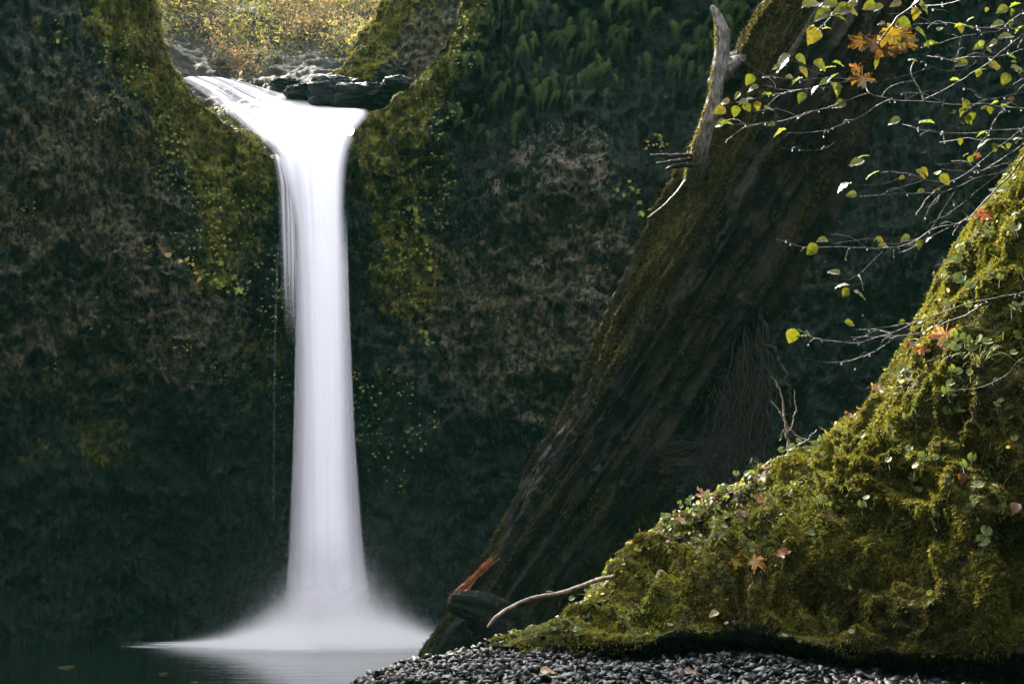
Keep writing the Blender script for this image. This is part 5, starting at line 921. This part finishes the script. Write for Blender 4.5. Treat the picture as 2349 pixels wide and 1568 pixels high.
SP_ = [(505, 530, 'green', 1.1), (525, 600, 'green', 1.1), (520, 625, 'fernlet', 1.2), (470, 625, 'fernlet', 1.0), (455, 555, 'green', .9), (500, 565, 'yellow', .8), (545, 560, 'green', 1), (510, 650, 'fernlet', .7), (430, 590, 'yellow', .8), (350, 570, 'yellow', .8), (420, 600, 'dry', 1.2), (555, 660, 'yellow', .8), (610, 610, 'yellow', 1.0), (655, 640, 'yellow', .9), (640, 690, 'yellow', 1.0), (610, 705, 'yellow', .9),
       (655, 720, 'yellow', 1.1), (625, 775, 'green', .9), (650, 760, 'yellow', 1), (570, 845, 'yellow', .9), (650, 870, 'yellow', 1.1), (635, 905, 'yellow', .9), (670, 700, 'yellow', 1), (500, 850, 'green', .8), (545, 930, 'green', .8), (430, 785, 'yellow', .7), (230, 735, 'green', 1.0), (120, 845, 'yellow', .6), (400, 330, 'green', 1.2), (385, 300, 'green', 1.1), (350, 250, 'green', 1.0), (420, 380, 'green', 1.2),
       (300, 200, 'green', 1.0), (240, 130, 'green', .9), (290, 90, 'green', .9), (330, 180, 'green', .9), (270, 240, 'green', .9), (380, 420, 'green', 1), (130, 65, 'fernlet', .8), (70, 480, 'yellow', .7), (220, 260, 'green', 1), (1010, 420, 'green', 1.3), (985, 365, 'green', 1.1), (1020, 430, 'green', 1), (960, 500, 'fernlet', .9), (935, 540, 'yellow', .8), (905, 490, 'green', .8), (1010, 500, 'green', .8), (955, 455, 'green', .9),
       (980, 590, 'fernlet', .7), (960, 690, 'yellow', .8), (985, 780, 'fernlet', .8), (850, 890, 'yellow', 1.2), (830, 860, 'yellow', 1), (870, 920, 'yellow', 1.1), (845, 940, 'yellow', 1), (930, 900, 'yellow', .8), (955, 1010, 'green', 1.1), (880, 1000, 'green', .8), (835, 1000, 'yellow', 1), (920, 1095, 'yellow', .8), (875, 1040, 'yellow', .9), (990, 960, 'yellow', .8), (1450, 455, 'fernlet', 1.5), (1520, 330, 'fernlet', 1.2), (1500, 335, 'dry', 1), (1380, 610, 'yellow', .7), (1260, 960, 'yellow', .6),
       (860, 480, 'green', .9), (880, 560, 'green', .9), (920, 600, 'green', 1), (1060, 130, 'green', 1), (1020, 230, 'green', 1.2), (1000, 290, 'green', 1.1), (1075, 60, 'green', 1), (990, 200, 'green', .9), (480, 470, 'green', 1.1), (560, 480, 'green', 1), (590, 560, 'green', .8), (440, 460, 'green', 1)]
for x, y, kd, s in SP_:
    where = 'left of the falls' if 400 < x < 600 else ('behind the thin trickle beside the falls' if 600 <= x < 700 else ('on the wall just right of the falls' if x < 1100 else 'on the wall left of the leaning trunk')) if x >= 400 else ('on the mossy top left slope' if y < 300 else 'on the dark left wall')
    kk = {'green': 'tuft of small round green leaves', 'yellow': 'cluster of tiny yellowish leaves', 'fernlet': 'bright lobed leafy plant', 'dry': 'withered tan leaves'}[kd]
    q = wall_at(x, y); root = empty('cliff_plant', q + np.array([0, -.06, 0]), kk + ' ' + where, 'plant', 'small plants on the cliff'); o = link('foliage', rs.choice(SPM[kd]), root); o.scale = (s * (1.35 if x < 1200 else .85),) * 3; o.rotation_euler = (0, rs.uniform(-.5, .5), 0)
# leaves floating on the pool
for x, y, s, lb in [(170, 1530, 44, 'long tan leaf floating at the left of the pool'), (385, 1545, 26, 'pale leaf floating on the dark pool'), (455, 1566, 22, 'tan leaf floating near the bottom edge of the pool')]:
    d = P(x, y, 10) - np.array([0, 0, CAM_H]); q = np.array([0, 0, CAM_H]) - d * (CAM_H / d[2]); o = link('floating_leaf', leaf_mesh('floating_leaf', 'ovate', (.20, .16, .09), M['autumn'], 400 + s)); sz = s / F * q[1]; o.scale = (sz, sz * .9, sz * .1); o.rotation_euler = (0, 0, R(85)); o.location = q + [0, 0, .012]; tag(o, lb, 'leaf', 'leaves floating on the pool')

# ------------------------------------------------------------------ unseen trees added above the picture to shade the gorge
def added_shade_tree(label, foot, spots, seed, direct=False):
    r = np.random.default_rng(seed); foot = np.array(foot, float); root = empty('added_shade_tree', foot, label, 'tree', 'unseen trees added to shade the gorge'); kx, ky = (0, 0) if direct else (SUN.x / SUN.z, SUN.y / SUN.z)
    A = Acc(); P_, N_ = [], []
    top = foot + [0, 0, 5.0]; cen = np.mean([[x + kx * z, y + ky * z, z] for x, y, rx, ry, z, n in spots], 0); A.add(*tube(smooth_path([foot - [0, 0, 1], top * .6 + foot * .4, top * .5 + cen * .5 + [0, 0, 1]], 30, .1, seed), np.linspace(.32, .14, 30), 10))
    for x, y, rx, ry, z, n in spots:      # (x, y): where the shade falls at water level; z: height of the leaves
        c = np.array([x + kx * z, y + ky * z, z]); A.add(*tube(smooth_path([top * .5 + cen * .5 + [0, 0, 1], (top + cen) * .25 + c * .5 + [0, 0, .8], c], 24, .1, seed), np.linspace(.13, .03, 24), 7))
        cl = c + r.normal(0, 1, (max(4, n // 60), 3)) * [rx * .55, ry * .55, .35]
        for q in cl[:14]: A.add(*tube(smooth_path([c, (c + q) / 2 + [0, 0, .2], q], 8), np.linspace(.03, .008, 8), 4))
        p = cl[r.integers(0, len(cl), n)] + r.normal(0, .22, (n, 3)); P_.append(p); N_.append(unit(r.normal(0, .5, (n, 3)) + [0, 0, 1]))
    link('limbs', A.mesh('limbs', M['bark2'], foot), root)
    p, nn = np.concatenate(P_), np.concatenate(N_); a, b = basis(nn); col = np.array([[.06, .085, .018]]) * (.7 + .6 * r.random((len(p), 1))); tv = np.array([[-1, 0, 0], [-.3, -.6, .1], [1, 0, 0], [-.3, .6, .1]], float)
    v_, f_, c_ = scatter(tv, np.array([[0, 1, 2, 3]]), p, a, b, nn, .07 + .05 * r.random((len(p), 1)), col); link('crown', mesh_np('crown', v_, f_, M['smallleaf'], c_, False, foot), root)
M['bark2'] = mat_simple('tree_bark', (.02, .017, .014), (.07, .06, .05), 12, .8, .1)
added_shade_tree('unseen leafy tree added at the left rim to shade the gravel shore', (-13, 15, 13), [(-.2, 5.4, 1.3, .9, 11.5, 1500), (1.1, 5.2, .7, .9, 11.5, 900), (-2.5, 5, 1.4, 1, 11.5, 900), (1.0, 3.6, 1.2, .8, 11.5, 800), (.3, 6.3, .5, .4, 11.5, 250)], 71)
added_shade_tree('unseen leafy tree added above the waterfall to shade trunk and stream', (-13.5, 33, 16), [(2.6, 14.6, 1.3, 1.2, 16.5, 1300), (4.2, 12.6, 1.3, 1.2, 16.5, 1300), (1.4, 16.6, 1.2, 1.1, 16.5, 1100), (-.6, 19.3, 1.2, .9, 17.5, 1300), (-2.2, 19.0, 1.0, .9, 17.5, 900), (.6, 18.2, .9, .8, 17.5, 700)], 72)
added_shade_tree('unseen leafy tree added beside the viewer to darken the mossy bank', (9, 1, 3), [(4.5, 2.2, 1.8, 1.6, 6.6, 1600), (2.2, 1.2, 1.6, 1.5, 7.0, 1500), (.2, .2, 1.5, 1.5, 7.4, 1200), (3.4, -1.2, 1.8, 1.6, 6.8, 1500), (6.2, 4.2, 1.6, 1.6, 7.2, 1300), (1.0, -2.2, 1.6, 1.6, 7.0, 1200), (5.5, -3.0, 1.8, 1.8, 6.4, 1200)], 73, True)
# ------------------------------------------------------------------ haze: thin air volume, added and tinted teal to lift the dark tones
m = Mat('haze'); v = m.n('VolumePrincipled'); v.inputs['Color'].default_value = (.28, 1.0, .86, 1); v.inputs['Density'].default_value = .00075; v.inputs['Anisotropy'].default_value = -.8
m.l(v.outputs[0], m.out.inputs['Volume'])
HV = np.array([[x, y, z] for z in (-2.6, 26) for y in (-80, 130) for x in (-80, 80)], float); HF = np.array([[0, 2, 3, 1], [4, 5, 7, 6], [0, 1, 5, 4], [2, 6, 7, 3], [0, 4, 6, 2], [1, 3, 7, 5]])
o = link('haze', mesh_np('haze', HV, HF, m.m, None, False)); tag(o, 'thin haze in the gorge, tinted teal to lift the dark tones', 'haze', kind='stuff')
